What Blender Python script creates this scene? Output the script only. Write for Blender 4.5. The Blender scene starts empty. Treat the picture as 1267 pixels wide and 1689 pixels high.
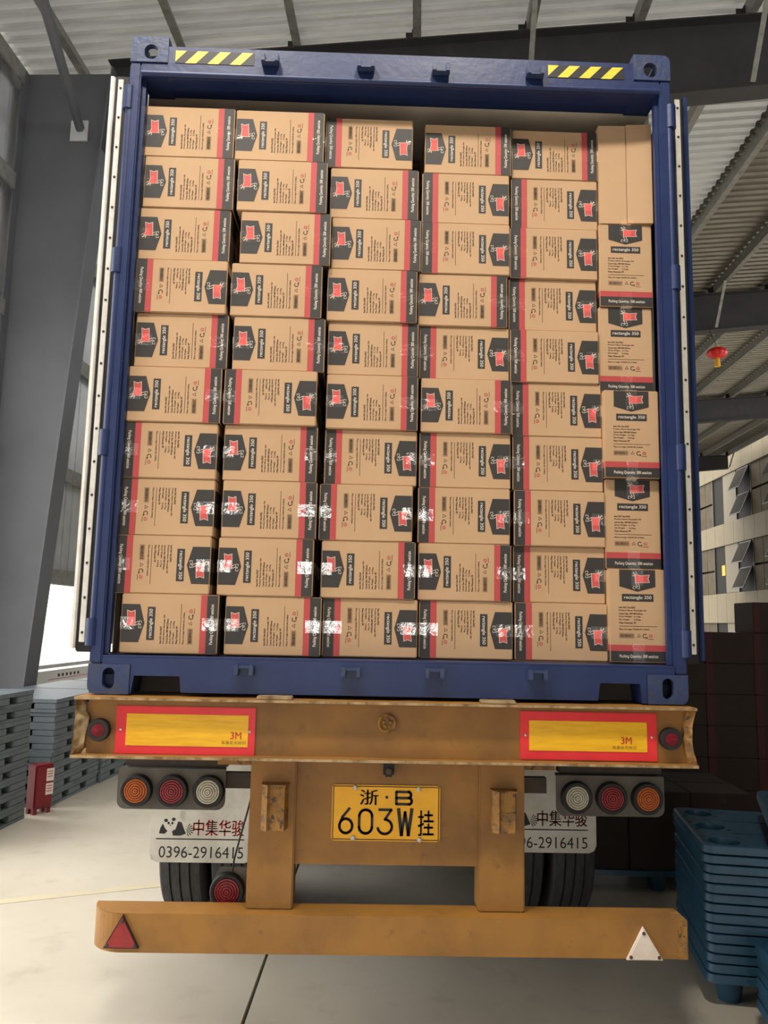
import bpy, bmesh, math, random
from mathutils import Vector, Matrix

random.seed(7)
SC = bpy.context.scene
COL = SC.collection

# ------------------------------------------------------------------ camera
cam_data = bpy.data.cameras.new('camera')
cam = bpy.data.objects.new('camera', cam_data)
COL.objects.link(cam)
CAM_LOC = Vector((-0.1170, -3.3466, 1.7055))
RIGHT = Vector((0.9994488, -0.0256959, 0.0210187))
UP = Vector((-0.0243053, -0.1351300, 0.9905297))
FWD = Vector((0.0226123, 0.9904946, 0.1356801))
cam.matrix_world = Matrix((
    (RIGHT.x, UP.x, -FWD.x, CAM_LOC.x),
    (RIGHT.y, UP.y, -FWD.y, CAM_LOC.y),
    (RIGHT.z, UP.z, -FWD.z, CAM_LOC.z),
    (0, 0, 0, 1)))
cam_data.sensor_fit = 'VERTICAL'
cam_data.sensor_height = 36.0
cam_data.lens = 36.0 * 1335.0 / 1689.0
cam_data.clip_end = 300
SC.camera = cam

# ------------------------------------------------------------------ sky / exposure
world = bpy.data.worlds.new('overcast_sky')
SC.world = world
world.use_nodes = True
wn = world.node_tree.nodes
wn['Background'].inputs['Color'].default_value = (1.0, 0.985, 0.955, 1)
wn['Background'].inputs['Strength'].default_value = 2.7
sun_data = bpy.data.lights.new('sun', 'SUN')
sun_data.energy = 2.4
sun_data.angle = math.radians(60)
sun_data.color = (1.0, 0.96, 0.9)
sun = bpy.data.objects.new('sun', sun_data)
COL.objects.link(sun)
sun.rotation_euler = Vector((0.33, 0.10, -1.0)).to_track_quat('-Z', 'Y').to_euler()
for lx in (-1.4, 0.5):                                # two unseen fill lights added to brighten the upper cartons
    fill_data = bpy.data.lights.new('upper_fill_light', 'AREA')
    fill_data.shape = 'DISK'
    fill_data.size = 0.5
    fill_data.energy = 125.0
    fill_data.color = (1.0, 0.92, 0.8)
    bo = bpy.data.objects.new('upper_fill_light', fill_data)
    COL.objects.link(bo)
    bo.location = (lx, -2.2, 6.9)
SC.view_settings.view_transform = 'Standard'
SC.view_settings.look = 'None'
SC.view_settings.exposure = 0.38
SC.view_settings.gamma = 1.0
SC.view_settings.use_curve_mapping = False

# the shed's own axes: u to the right, v into the shed, turned a little against the truck
PHI = 0.0645994
BU = Vector((math.cos(PHI), -math.sin(PHI), 0))
BV = Vector((math.sin(PHI), math.cos(PHI), 0))
ORG = Vector((CAM_LOC.x, CAM_LOC.y, 0))
def W(u, v, z=0.0):
    return ORG + u * BU + v * BV + Vector((0, 0, z))

# ------------------------------------------------------------------ materials
def lin(c):
    return tuple(((x / 255) / 12.92 if x / 255 <= 0.04045 else (((x / 255) + 0.055) / 1.055) ** 2.4) for x in c) + (1,)

MATS = {}
def mat(name, c, rough=0.6, metal=0.0, c2=None, scale=8.0, lo=0.4, hi=0.7, bump=0.0, bscale=60.0, spec=0.5, c3=None, scale3=30.0, lo3=0.6, hi3=0.72, stretch=None):
    m = bpy.data.materials.new(name)
    m.use_nodes = True
    nt = m.node_tree
    b = nt.nodes['Principled BSDF']
    b.inputs['Base Color'].default_value = lin(c)
    b.inputs['Roughness'].default_value = rough
    b.inputs['Metallic'].default_value = metal
    b.inputs['Specular IOR Level'].default_value = spec
    tc = nt.nodes.new('ShaderNodeTexCoord')
    vec = tc.outputs['Object']
    if stretch:
        mp = nt.nodes.new('ShaderNodeMapping')
        mp.inputs['Scale'].default_value = stretch
        nt.links.new(vec, mp.inputs['Vector'])
        vec = mp.outputs['Vector']
    def layer(colsock, col, sc, l, h):
        n = nt.nodes.new('ShaderNodeTexNoise')
        n.inputs['Scale'].default_value = sc
        n.inputs['Detail'].default_value = 6
        n.inputs['Roughness'].default_value = 0.62
        nt.links.new(vec, n.inputs['Vector'])
        r = nt.nodes.new('ShaderNodeMapRange')
        r.inputs['From Min'].default_value = l
        r.inputs['From Max'].default_value = h
        nt.links.new(n.outputs['Fac'], r.inputs['Value'])
        mx = nt.nodes.new('ShaderNodeMix')
        mx.data_type = 'RGBA'
        nt.links.new(r.outputs['Result'], mx.inputs['Factor'])
        if hasattr(colsock, 'is_linked'):
            nt.links.new(colsock, mx.inputs[6])
        else:
            mx.inputs[6].default_value = colsock
        mx.inputs[7].default_value = lin(col)
        return mx.outputs[2]
    src = lin(c)
    if c2:
        src = layer(src, c2, scale, lo, hi)
    if c3:
        src = layer(src, c3, scale3, lo3, hi3)
    if c2 or c3:
        nt.links.new(src, b.inputs['Base Color'])
    if bump:
        n = nt.nodes.new('ShaderNodeTexNoise')
        n.inputs['Scale'].default_value = bscale
        n.inputs['Detail'].default_value = 5
        nt.links.new(vec, n.inputs['Vector'])
        bp = nt.nodes.new('ShaderNodeBump')
        bp.inputs['Strength'].default_value = bump
        bp.inputs['Distance'].default_value = 0.01
        nt.links.new(n.outputs['Fac'], bp.inputs['Height'])
        nt.links.new(bp.outputs['Normal'], b.inputs['Normal'])
    MATS[name] = m
    return m

M_BLUE = mat('blue_paint', (28, 44, 88), 0.42, c2=(35, 51, 94), scale=5, c3=(58, 60, 78), scale3=22, lo3=0.63, hi3=0.75, bump=0.12, bscale=25)
M_BLUE_WORN = mat('worn_blue_paint', (44, 60, 100), 0.5, c2=(66, 70, 86), scale=14, lo=0.45, hi=0.7, c3=(84, 62, 50), scale3=30, lo3=0.6, hi3=0.74, bump=0.25, bscale=40)
M_DARK = mat('black_rubber', (22, 22, 24), 0.65, c2=(34, 33, 33), scale=12)
M_STRIP = mat('pale_metal_strip', (238, 234, 226), 0.4, c2=(222, 216, 204), scale=20, c3=(150, 138, 120), scale3=45, lo3=0.68, hi3=0.8)
M_INWALL = mat('grey_inner_wall', (214, 214, 208), 0.6, c2=(198, 198, 192), scale=5)
M_INROOF = mat('grey_inner_roof', (220, 212, 200), 0.6, c2=(202, 194, 184), scale=4)
M_WOODFLOOR = mat('container_floor', (96, 70, 48), 0.8, c2=(70, 50, 36), scale=8)
M_YEL = mat('yellow_truck_paint', (153, 107, 44), 0.5, c2=(124, 86, 40), scale=3, lo=0.38, hi=0.68, c3=(104, 76, 44), scale3=17, lo3=0.6, hi3=0.82, bump=0.15, bscale=30)
M_YELWORN = mat('worn_yellow_paint', (150, 106, 44), 0.6, c2=(110, 82, 52), scale=22, lo=0.45, hi=0.62, c3=(52, 44, 38), scale3=34, lo3=0.56, hi3=0.66, bump=0.5, bscale=40)
M_BENT = mat('bent_bare_steel', (176, 152, 114), 0.5, metal=0.2, c2=(118, 88, 54), scale=18, lo=0.4, hi=0.65, bump=0.4, bscale=30)
M_RED_REFL = mat('red_reflective_sheet', (236, 52, 58), 0.35, c2=(222, 44, 52), scale=6)
M_YEL_REFL = mat('yellow_reflective_sheet', (246, 190, 26), 0.35, c2=(230, 168, 22), scale=10, stretch=(1, 1, 9))
M_REDTEXT = mat('red_print', (190, 40, 30), 0.5)
M_BROWNTEXT = mat('brown_print', (120, 66, 20), 0.5)
M_REDLENS = mat('red_lens', (122, 26, 38), 0.25, c2=(142, 40, 50), scale=60)
M_AMBER = mat('amber_lens', (176, 90, 36), 0.25, c2=(156, 78, 34), scale=60)
M_CLEAR = mat('clear_lens', (186, 184, 168), 0.25, c2=(160, 158, 142), scale=60)
M_LAMPPLATE = mat('grey_lamp_plate', (92, 88, 80), 0.6, c2=(76, 72, 66), scale=12)
M_PLATE = mat('yellow_plate', (246, 182, 30), 0.4, c2=(236, 170, 26), scale=14)
M_BLACK = mat('black_print', (18, 17, 17), 0.55)
M_BOLT = mat('zinc_bolt', (196, 192, 190), 0.35, metal=0.6)
M_FLAP = mat('grey_white_flap', (206, 202, 190), 0.55, c2=(180, 174, 160), scale=6, c3=(140, 132, 118), scale3=9, lo3=0.58, hi3=0.8)
M_TYRE = mat('tyre_rubber', (50, 50, 52), 0.8, c2=(68, 66, 64), scale=14, stretch=(4, 1, 1))
M_STEEL = mat('dark_chassis_steel', (56, 50, 46), 0.7, c2=(76, 64, 52), scale=10)
M_TRI_RED = mat('red_reflector', (150, 38, 44), 0.35, c2=(134, 32, 38), scale=30)
M_TRI_WHITE = mat('faded_white_reflector', (224, 212, 200), 0.5, c2=(206, 190, 176), scale=12)
M_CARD = mat('corrugated_cardboard', (196, 161, 124), 0.75, c2=(188, 152, 115), scale=3, lo=0.3, hi=0.7, bump=0.05, bscale=14)
M_CARD_EDGE = mat('cardboard_edge', (160, 124, 90), 0.85, c2=(146, 112, 80), scale=20)
M_BAND = mat('black_band_print', (52, 48, 46), 0.55, c2=(58, 54, 52), scale=5)
M_STRIPE = mat('red_stripe_print', (184, 72, 72), 0.6)
M_WHITEINK = mat('pale_ink', (214, 204, 190), 0.6)
M_REDINK = mat('red_ink', (200, 86, 82), 0.6)
M_BROWNINK = mat('brown_ink', (64, 42, 30), 0.7)
M_HAZ_Y = mat('yellow_tape', (250, 206, 66), 0.4)
M_HAZ_K = mat('black_tape', (30, 28, 28), 0.5)
M_COL = mat('grey_column_paint', (98, 100, 106), 0.5, c2=(92, 94, 100), scale=2)
M_RAFTER = mat('dark_rafter_paint', (58, 56, 58), 0.6, c2=(48, 47, 49), scale=3)
M_PURLIN = mat('galvanised_purlin', (150, 150, 144), 0.45, metal=0.3, c2=(124, 124, 118), scale=9)
M_DECK = mat('galvanised_roof_sheet', (130, 126, 116), 0.34, metal=0.7, c2=(112, 108, 98), scale=4, stretch=(0.4, 3, 1))
M_CLAD = mat('grey_wall_cladding', (206, 208, 212), 0.5, c2=(190, 193, 198), scale=3)
M_WHITEWALL = mat('white_sill_panel', (226, 226, 226), 0.6)
M_CONC = mat('polished_concrete', (206, 197, 180), 0.36, c2=(190, 181, 164), scale=0.9, lo=0.35, hi=0.7, c3=(172, 163, 147), scale3=5, lo3=0.55, hi3=0.85, bump=0.06, bscale=7)
M_JOINT = mat('dark_joint', (22, 20, 18), 0.9)
M_YARD = mat('yard_concrete', (150, 148, 142), 0.8, c2=(132, 130, 124), scale=0.6)
M_FADEYEL = mat('faded_yellow_line', (206, 194, 160), 0.4, c2=(198, 188, 168), scale=7)
M_GREYPAL = mat('grey_pallet_plastic', (104, 112, 118), 0.5, c2=(90, 98, 104), scale=8)
M_BLUEPAL = mat('blue_pallet_plastic', (24, 62, 86), 0.45, c2=(32, 74, 96), scale=7, bump=0.1, bscale=30)
M_CABINET = mat('red_cabinet_paint', (122, 26, 34), 0.4)
M_PAPER = mat('white_paper', (224, 214, 206), 0.7)
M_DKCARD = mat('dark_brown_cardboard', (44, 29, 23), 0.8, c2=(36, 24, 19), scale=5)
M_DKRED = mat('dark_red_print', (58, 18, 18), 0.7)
M_LANTERN = mat('red_lantern_silk', (206, 22, 26), 0.4)
M_TASSEL = mat('yellow_tassel', (230, 170, 50), 0.7)
M_FACADE = mat('beige_cladding', (118, 107, 83), 0.7, c2=(111, 101, 78), scale=1.5)
M_GLASSDK = mat('tinted_glass', (88, 80, 66), 0.7, spec=0.08, c2=(78, 70, 58), scale=2)
M_GLASSBK = mat('dark_room_glass', (36, 32, 28), 0.6, spec=0.08)
M_SASH = mat('tilted_sash_glass', (60, 55, 47), 0.7, spec=0.05)
M_FRAME = mat('window_frame_metal', (52, 50, 48), 0.5)
M_CURTAIN = mat('pale_curtain', (120, 112, 96), 0.8)

def tape_material():
    m = bpy.data.materials.new('clear_packing_tape')
    m.use_nodes = True
    nt = m.node_tree
    for n in list(nt.nodes):
        nt.nodes.remove(n)
    out = nt.nodes.new('ShaderNodeOutputMaterial')
    tr = nt.nodes.new('ShaderNodeBsdfTransparent')
    gl = nt.nodes.new('ShaderNodeBsdfGlossy')
    gl.inputs['Roughness'].default_value = 0.06
    tr.inputs['Color'].default_value = (0.95, 0.94, 0.93, 1)
    tc = nt.nodes.new('ShaderNodeTexCoord')
    oi = nt.nodes.new('ShaderNodeObjectInfo')
    mul = nt.nodes.new('ShaderNodeMath'); mul.operation = 'MULTIPLY'; mul.inputs[1].default_value = 40
    nt.links.new(oi.outputs['Random'], mul.inputs[0])
    add = nt.nodes.new('ShaderNodeVectorMath'); add.operation = 'ADD'
    nt.links.new(tc.outputs['Object'], add.inputs[0])
    nt.links.new(mul.outputs[0], add.inputs[1])
    nz = nt.nodes.new('ShaderNodeTexNoise')
    nz.inputs['Scale'].default_value = 22
    nz.inputs['Detail'].default_value = 3
    nz.inputs['Distortion'].default_value = 1.2
    nt.links.new(add.outputs[0], nz.inputs['Vector'])
    bp = nt.nodes.new('ShaderNodeBump')
    bp.inputs['Strength'].default_value = 0.4
    bp.inputs['Distance'].default_value = 0.008
    nt.links.new(nz.outputs['Fac'], bp.inputs['Height'])
    nt.links.new(bp.outputs['Normal'], gl.inputs['Normal'])
    fr = nt.nodes.new('ShaderNodeFresnel'); fr.inputs['IOR'].default_value = 1.5
    ad = nt.nodes.new('ShaderNodeMath'); ad.operation = 'ADD'; ad.inputs[1].default_value = 0.24
    nt.links.new(bp.outputs['Normal'], fr.inputs['Normal'])
    nt.links.new(fr.outputs[0], ad.inputs[0])
    addsh = nt.nodes.new('ShaderNodeAddShader')
    nt.links.new(ad.outputs[0], gl.inputs['Color'])
    nt.links.new(tr.outputs[0], addsh.inputs[0])
    nt.links.new(gl.outputs[0], addsh.inputs[1])
    nt.links.new(addsh.outputs[0], out.inputs['Surface'])
    return m
M_TAPE = tape_material()

def pale_sheet_material():
    # paler, slightly translucent roof sheeting for the left span
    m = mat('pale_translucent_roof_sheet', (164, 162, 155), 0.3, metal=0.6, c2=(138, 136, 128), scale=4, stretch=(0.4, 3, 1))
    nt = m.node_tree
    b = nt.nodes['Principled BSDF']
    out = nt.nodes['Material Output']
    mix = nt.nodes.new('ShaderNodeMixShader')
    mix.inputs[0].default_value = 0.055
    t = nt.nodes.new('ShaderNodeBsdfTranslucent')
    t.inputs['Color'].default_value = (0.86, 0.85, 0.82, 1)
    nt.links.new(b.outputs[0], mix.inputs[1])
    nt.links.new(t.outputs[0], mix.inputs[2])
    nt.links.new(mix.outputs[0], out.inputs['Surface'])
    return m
M_PALE_SHEET = pale_sheet_material()

# ------------------------------------------------------------------ mesh builder
TEXT_CACHE = {}
def text_geo(body):
    if body in TEXT_CACHE:
        return TEXT_CACHE[body]
    c = bpy.data.curves.new('lettering', 'FONT')
    c.body = body
    c.resolution_u = 3
    o = bpy.data.objects.new('lettering', c)
    COL.objects.link(o)
    bpy.context.view_layer.update()
    me = bpy.data.meshes.new_from_object(o.evaluated_get(bpy.context.evaluated_depsgraph_get()))
    vs = [v.co.copy() for v in me.vertices]
    fs = [tuple(p.vertices) for p in me.polygons]
    bpy.data.objects.remove(o)
    bpy.data.curves.remove(c)
    bpy.data.meshes.remove(me)
    x0 = min(v.x for v in vs); x1 = max(v.x for v in vs)
    y0 = min(v.y for v in vs); y1 = max(v.y for v in vs)
    g = ([((v.x - x0) / (x1 - x0), (v.y - y0) / (y1 - y0)) for v in vs], fs, (x1 - x0) / (y1 - y0))
    TEXT_CACHE[body] = g
    return g

class MB:
    def __init__(s):
        s.v, s.f, s.m, s.mats = [], [], [], []
    def mi(s, m):
        if m not in s.mats:
            s.mats.append(m)
        return s.mats.index(m)
    def add(s, vs, fs, m):
        k = len(s.v)
        i = s.mi(m)
        s.v += [tuple(v) for v in vs]
        for f in fs:
            s.f.append(tuple(a + k for a in f))
            s.m.append(i)
        return s
    def box(s, x0, x1, y0, y1, z0, z1, m, fn=None):
        vs = [(x, y, z) for z in (z0, z1) for y in (y0, y1) for x in (x0, x1)]
        if fn:
            vs = [fn(*v) for v in vs]
        return s.add(vs, [(0, 2, 3, 1), (4, 5, 7, 6), (0, 1, 5, 4), (2, 6, 7, 3), (0, 4, 6, 2), (1, 3, 7, 5)], m)
    def bbox(s, x0, x1, y0, y1, z0, z1, m, b=0.006):
        """box with chamfered edges"""
        bm = bmesh.new()
        bmesh.ops.create_cube(bm, size=1)
        for v in bm.verts:
            v.co = Vector(((x0 + x1) / 2 + v.co.x * (x1 - x0), (y0 + y1) / 2 + v.co.y * (y1 - y0), (z0 + z1) / 2 + v.co.z * (z1 - z0)))
        bmesh.ops.bevel(bm, geom=list(bm.edges), offset=b, segments=2, affect='EDGES')
        bm.verts.index_update()
        s.add([v.co for v in bm.verts], [[v.index for v in f.verts] for f in bm.faces], m)
        bm.free()
        return s
    def prism(s, poly, a, b, m, axis='y'):
        """poly in the plane across axis, extruded a..b. y: (x,z); x: (y,z); z: (x,y)"""
        def P(p, t):
            return {'y': (p[0], t, p[1]), 'x': (t, p[0], p[1]), 'z': (p[0], p[1], t)}[axis]
        n = len(poly)
        vs = [P(p, a) for p in poly] + [P(p, b) for p in poly]
        fs = [tuple(range(n)), tuple(range(2 * n - 1, n - 1, -1))]
        for i in range(n):
            j = (i + 1) % n
            fs.append((i, i + n, j + n, j))
        return s.add(vs, fs, m)
    def loft(s, rings, m, close=True, caps=True):
        n = len(rings[0])
        vs = [p for r in rings for p in r]
        fs = []
        for k in range(len(rings) - 1):
            for i in range(n if close else n - 1):
                j = (i + 1) % n
                fs.append((k * n + i, k * n + j, (k + 1) * n + j, (k + 1) * n + i))
        if caps:
            fs.append(tuple(range(n - 1, -1, -1)))
            fs.append(tuple(range((len(rings) - 1) * n, len(rings) * n)))
        return s.add(vs, fs, m)
    def lathe(s, prof, c, m, axis='y', n=32, caps=False):
        """prof: (radius, t) pairs along the axis through c"""
        rings = []
        for r, t in prof:
            ring = []
            for i in range(n):
                a = 2 * math.pi * i / n
                p, q = r * math.cos(a), r * math.sin(a)
                if axis == 'y':
                    ring.append((c[0] + p, c[1] + t, c[2] + q))
                elif axis == 'x':
                    ring.append((c[0] + t, c[1] + p, c[2] + q))
                else:
                    ring.append((c[0] + p, c[1] + q, c[2] + t))
            rings.append(ring)
        return s.loft(rings, m, caps=caps)
    def tube(s, pts, r, m, n=8):
        rings = []
        pts = [Vector(p) for p in pts]
        for i, p in enumerate(pts):
            d = (pts[min(i + 1, len(pts) - 1)] - pts[max(i - 1, 0)]).normalized()
            a = d.cross(Vector((0, 0, 1)))
            if a.length < 1e-3:
                a = d.cross(Vector((1, 0, 0)))
            a.normalize()
            b = d.cross(a)
            rings.append([p + r * (math.cos(2 * math.pi * k / n) * a + math.sin(2 * math.pi * k / n) * b) for k in range(n)])
        return s.loft(rings, m)
    def flat(s, poly, y, m):
        """one flat polygon facing -y, poly in (x,z)"""
        return s.add([(p[0], y, p[1]) for p in poly], [tuple(range(len(poly)))], m)
    def rect(s, x0, x1, z0, z1, y, m):
        return s.flat([(x0, z0), (x1, z0), (x1, z1), (x0, z1)], y, m)
    def text(s, body, x0, x1, z0, z1, y, m):
        vs, fs, _ = text_geo(body)
        return s.add([(x0 + a * (x1 - x0), y, z0 + b * (z1 - z0)) for a, b in vs], fs, m)
    def btext(s, body, x0, x1, z0, z1, y, m, d=0.0007):
        s.text(body, x0, x1, z0, z1, y, m)
        return s.text(body, x0 + d, x1 + d, z0 + d * 0.6, z1 + d * 0.6, y - 0.00005, m)
    def text_h(s, body, x0, z0, h, y, m, xmax=None):
        asp = text_geo(body)[2]
        w = h * asp
        if xmax and w > xmax:
            w = xmax
        return s.text(body, x0, x0 + w, z0, z0 + h, y, m)
    def mesh(s, name, smooth=False):
        me = bpy.data.meshes.new(name)
        me.from_pydata(s.v, [], s.f)
        for m in s.mats:
            me.materials.append(m)
        me.polygons.foreach_set('material_index', s.m)
        bm = bmesh.new()
        bm.from_mesh(me)
        if not getattr(s, 'keep', False):
            bmesh.ops.recalc_face_normals(bm, faces=[f for f in bm.faces])
        bm.to_mesh(me)
        bm.free()
        if smooth:
            me.polygons.foreach_set('use_smooth', [True] * len(me.polygons))
            me.set_sharp_from_angle(angle=math.radians(40))
        me.update()
        return me
    def build(s, name, parent=None, smooth=False, world=True):
        return obj(name, s.mesh(name, smooth), parent, world)

def obj(name, me, parent=None, world=True):
    o = bpy.data.objects.new(name, me)
    COL.objects.link(o)
    if parent is not None:
        o.parent = parent
        if world:                                     # mesh given in world coordinates
            p, t = parent, Matrix.Identity(4)
            while p is not None:
                t = p.matrix_parent_inverse.inverted() @ Matrix.Identity(4) if False else t
                p = p.parent
            o.matrix_parent_inverse = base_matrix(parent).inverted()
    return o

BASE = {}
def base_matrix(o):
    return BASE.get(o.name, Matrix.Identity(4))

def empty(name, loc=(0, 0, 0), rz=0.0):
    o = bpy.data.objects.new(name, None)
    COL.objects.link(o)
    o.location = loc
    o.rotation_euler = (0, 0, rz)
    BASE[o.name] = Matrix.Translation(Vector(loc)) @ Matrix.Rotation(rz, 4, 'Z')
    return o

def tag(o, label=None, cat=None, group=None, kind=None):
    if label: o['label'] = label
    if cat: o['category'] = cat
    if group: o['group'] = group
    if kind: o['kind'] = kind
    return o

def copy_tree(o, parent=None):
    c = o.copy()
    COL.objects.link(c)
    if parent is not None:
        c.parent = parent
    for ch in list(o.children):
        copy_tree(ch, c)
    return c

ORD = ['zeroth', 'first', 'second', 'third', 'fourth', 'fifth', 'sixth', 'seventh', 'eighth', 'ninth', 'tenth', 'eleventh', 'twelfth', 'thirteenth', 'fourteenth']

def shed(name):
    """an Empty that carries pieces given in shed coordinates (u, v, z)"""
    o = empty(name, ORG, -PHI)
    return tag(o, kind='structure')

# ================================================================== SETTING
# floor: slabs divided by a straight joint that runs under the truck
floor = tag(empty('floor'), kind='structure')
def jx(y):
    return -0.589 + (y - 0.379) * 0.0245
g = 0.008
def clip_slab(side):
    ya, yb = -12.0, 46.0
    if side < 0:
        poly = [(-6.5, ya), (jx(ya) - g, ya)]
        n = 60
        for i in range(1, n):
            y = ya + (yb - ya) * i / n
            poly.append((jx(y) - g + random.uniform(-0.003, 0.003), y))
        poly += [(jx(yb) - g, yb), (-1.5, yb)]
    else:
        poly = [(jx(ya) + g, ya), (18, ya), (18, yb), (jx(yb) + g, yb)]
    return poly
for sd in (-1, 1):
    MB().prism(clip_slab(sd), -0.12, 0.0, M_CONC, 'z').build('floor_slab', floor)
MB().box(-6.5, 18, -12, 46, -0.2, -0.121, M_JOINT).build('floor_base', floor)
mb = MB()
mb.add([(-4.6, 0.83, 0.0015), (-1.15, 2.24, 0.0015), (-1.15, 2.33, 0.0015), (-4.6, 0.93, 0.0015)], [(0, 1, 2, 3)], M_FADEYEL)
mb.build('painted_line', floor)
yard = MB().box(-80, 80, -80, 120, -0.4, -0.25, M_YARD).build('ground')
tag(yard, kind='structure')

# ceiling: roof sheets with ribs, purlins, tapered rafters, fly braces, cleats
ceiling = shed('ceiling')
def zr(u):                                            # underside of the purlins
    return 8.62 + 0.07 * u
def rib_sheet(u0, u1, v0, v1, m=M_DECK):
    mb = MB()
    prof = []
    v = v0
    while v < v1 - 1e-6:
        for dv, dz in ((0.0, 0.0), (0.05, 0.0), (0.072, 0.045), (0.178, 0.045)):
            prof.append((v + dv, dz))
        v += 0.2
    prof.append((v1, 0.0))
    vs, fs = [], []
    for u in (u0, u1):
        for pv, dz in prof:
            vs.append((u, pv, zr(u) + 0.2 + dz))
    n = len(prof)
    for i in range(n - 1):
        fs.append((i, i + 1, n + i + 1, n + i))
    mb.add(vs, fs, m)
    return mb
ROOF_GAP = ((0.0, 5.0),)  # unseen gap left in the roof to light cartons and left floor
v = -15.0
while v < 38.4:
    if not any(a - 0.01 <= v < b for a, b in ROOF_GAP):
        for ua, ub in ((-5.2, 4.95), (4.95, 14.3)):
            rib_sheet(ua, ub, v, v + 1.0, M_PALE_SHEET if ua < 0 and v > 6.9 else M_DECK).build('roof_sheet', ceiling, world=False)
    else:
        for ua, ub in ((-1.0, 6.4), (6.4, 14.3)):
            rib_sheet(ua, ub, v, v + 1.0).build('roof_sheet', ceiling, world=False)
    v += 1.0
purlin_us = [-4.2 + 1.34 * k for k in range(14)]
purlin_us = [-4.24, -2.92, -1.56, -0.13, 1.22, 2.5, 3.8, 5.05, 6.47, 7.7, 8.97, 10.3, 11.62, 12.95, 14.1]
for u in purlin_us:
    mb = MB()
    z = zr(u)
    mb.box(u - 0.012, u + 0.012, -15, 38.3, z, z + 0.198, M_PURLIN)
    mb.box(u - 0.012, u + 0.085, -15, 38.3, z - 0.006, z + 0.004, M_PURLIN)
    mb.box(u + 0.08, u + 0.085, -15, 38.3, z + 0.004, z + 0.024, M_PURLIN)
    mb.build('purlin', ceiling, world=False)
RAFT_V = (8.9, 17.4, 26.6, 36.8)
def zb(u):
    return 7.585 + 0.1 * u
for V in RAFT_V:
    mb = MB()
    ua, ub = -3.8, 14.1
    def top(u): return zr(u) - 0.008
    # web and flanges
    for a, b, f0, f1 in ((V - 0.008, V + 0.008, lambda u: zb(u), lambda u: top(u)),
                         (V - 0.14, V + 0.14, lambda u: zb(u) - 0.016, lambda u: zb(u)),
                         (V - 0.14, V + 0.14, lambda u: top(u) - 0.016, lambda u: top(u))):
        vs = []
        for u in (ua, ub):
            for vv in (a, b):
                for zz in (f0(u), f1(u)):
                    vs.append((u, vv, zz))
        mb.add(vs, [(0, 1, 3, 2), (4, 6, 7, 5), (0, 2, 6, 4), (1, 5, 7, 3), (0, 4, 5, 1), (2, 3, 7, 6)], M_RAFTER)
    mb.build('rafter', ceiling, world=False)
    for k, u in enumerate(purlin_us):
        if u < -3.9:
            continue
        mb = MB()
        mb.box(u - 0.1, u - 0.014, V - 0.006, V + 0.006, zr(u) - 0.008, zr(u) + 0.16, M_RAFTER)
        mb.box(u - 0.026, u - 0.014, V - 0.06, V + 0.06, zr(u) - 0.008, zr(u) + 0.16, M_RAFTER)
        mb.build('cleat', ceiling, world=False)
        if k % 2 == 0 and u > 0:
            mb = MB()
            a = Vector((u, V - 0.75, zr(u)))
            b = Vector((u, V - 0.145, zb(u) + 0.03))
            mb.add([a + Vector((-0.03, 0, 0)), a + Vector((0.03, 0, 0)), b + Vector((0.03, 0, 0)), b + Vector((-0.03, 0, 0)),
                    a + Vector((-0.03, 0.012, 0)), a + Vector((0.03, 0.012, 0)), b + Vector((0.03, 0.012, 0)), b + Vector((-0.03, 0.012, 0))],
                   [(0, 1, 2, 3), (7, 6, 5, 4), (0, 4, 5, 1), (1, 5, 6, 2), (2, 6, 7, 3), (3, 7, 4, 0)], M_PURLIN)
            mb.build('fly_brace', ceiling, world=False)

# left wall
wall = shed('wall_left')
def taper_column(V):
    mb = MB()
    uo = -4.82
    zt = 8.25
    def ui(z): return -4.3 + 0.5 * z / 7.5
    # web
    mb.add([(uo, V - .008, 0), (ui(0), V - .008, 0), (ui(zt), V - .008, zt), (uo, V - .008, zt), (uo, V + .008, 0), (ui(0), V + .008, 0), (ui(zt), V + .008, zt), (uo, V + .008, zt)],
           [(0, 1, 2, 3), (7, 6, 5, 4), (0, 4, 5, 1), (1, 5, 6, 2), (2, 6, 7, 3), (3, 7, 4, 0)], M_COL)
    mb.box(uo - 0.016, uo, V - 0.15, V + 0.15, 0, zt, M_COL)
    vs = []
    for zz in (0, zt):
        for vv in (V - 0.15, V + 0.15):
            for d in (0, 0.018):
                vs.append((ui(zz) + d, vv, zz))
    mb.add(vs, [(0, 1, 3, 2), (4, 6, 7, 5), (0, 2, 6, 4), (1, 5, 7, 3), (0, 4, 5, 1), (2, 3, 7, 6)], M_COL)
    return mb
for V in (8.9, 17.4):
    taper_column(V).build('column', wall, world=False)
for v0_, v1_ in ((-15.0, -7.0), (-7.0, -1.0)):  # unseen wall run added to narrow the light from the left
    MB().box(-5.0, -4.965, v0_, v1_ - 0.02, 0.0, 8.45, M_CLAD).build('cladding_panel', wall, world=False)
pv = 7.9
while pv < 20.0:
    w_ = 0.86
    mb = MB()
    zlo = 2.2 if pv > 8.8 else 0.0
    for a, b in ((0, 0.30), (0.33, 0.6), (0.63, w_ - 0.02)):
        mb.box(-5.0, -4.965, pv + a, pv + b, zlo, 8.45, M_CLAD)
    mb.box(-5.0, -4.985, pv, pv + w_, zlo, 8.45, M_CLAD)
    mb.build('cladding_panel', wall, world=False)
    pv += w_
for z in (2.31, 3.7, 5.3, 6.85, 8.2):
    for a, b in ((7.9, 8.74), (9.06, 17.2)):
        mb = MB()
        mb.box(-4.962, -4.79, a, b, z, z + 0.012, M_PURLIN)
        mb.box(-4.802, -4.79, a, b, z - 0.17, z, M_PURLIN)
        mb.box(-4.82, -4.79, a, b, z - 0.18, z - 0.17, M_PURLIN)
        mb.build('girt', wall, world=False)
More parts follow.
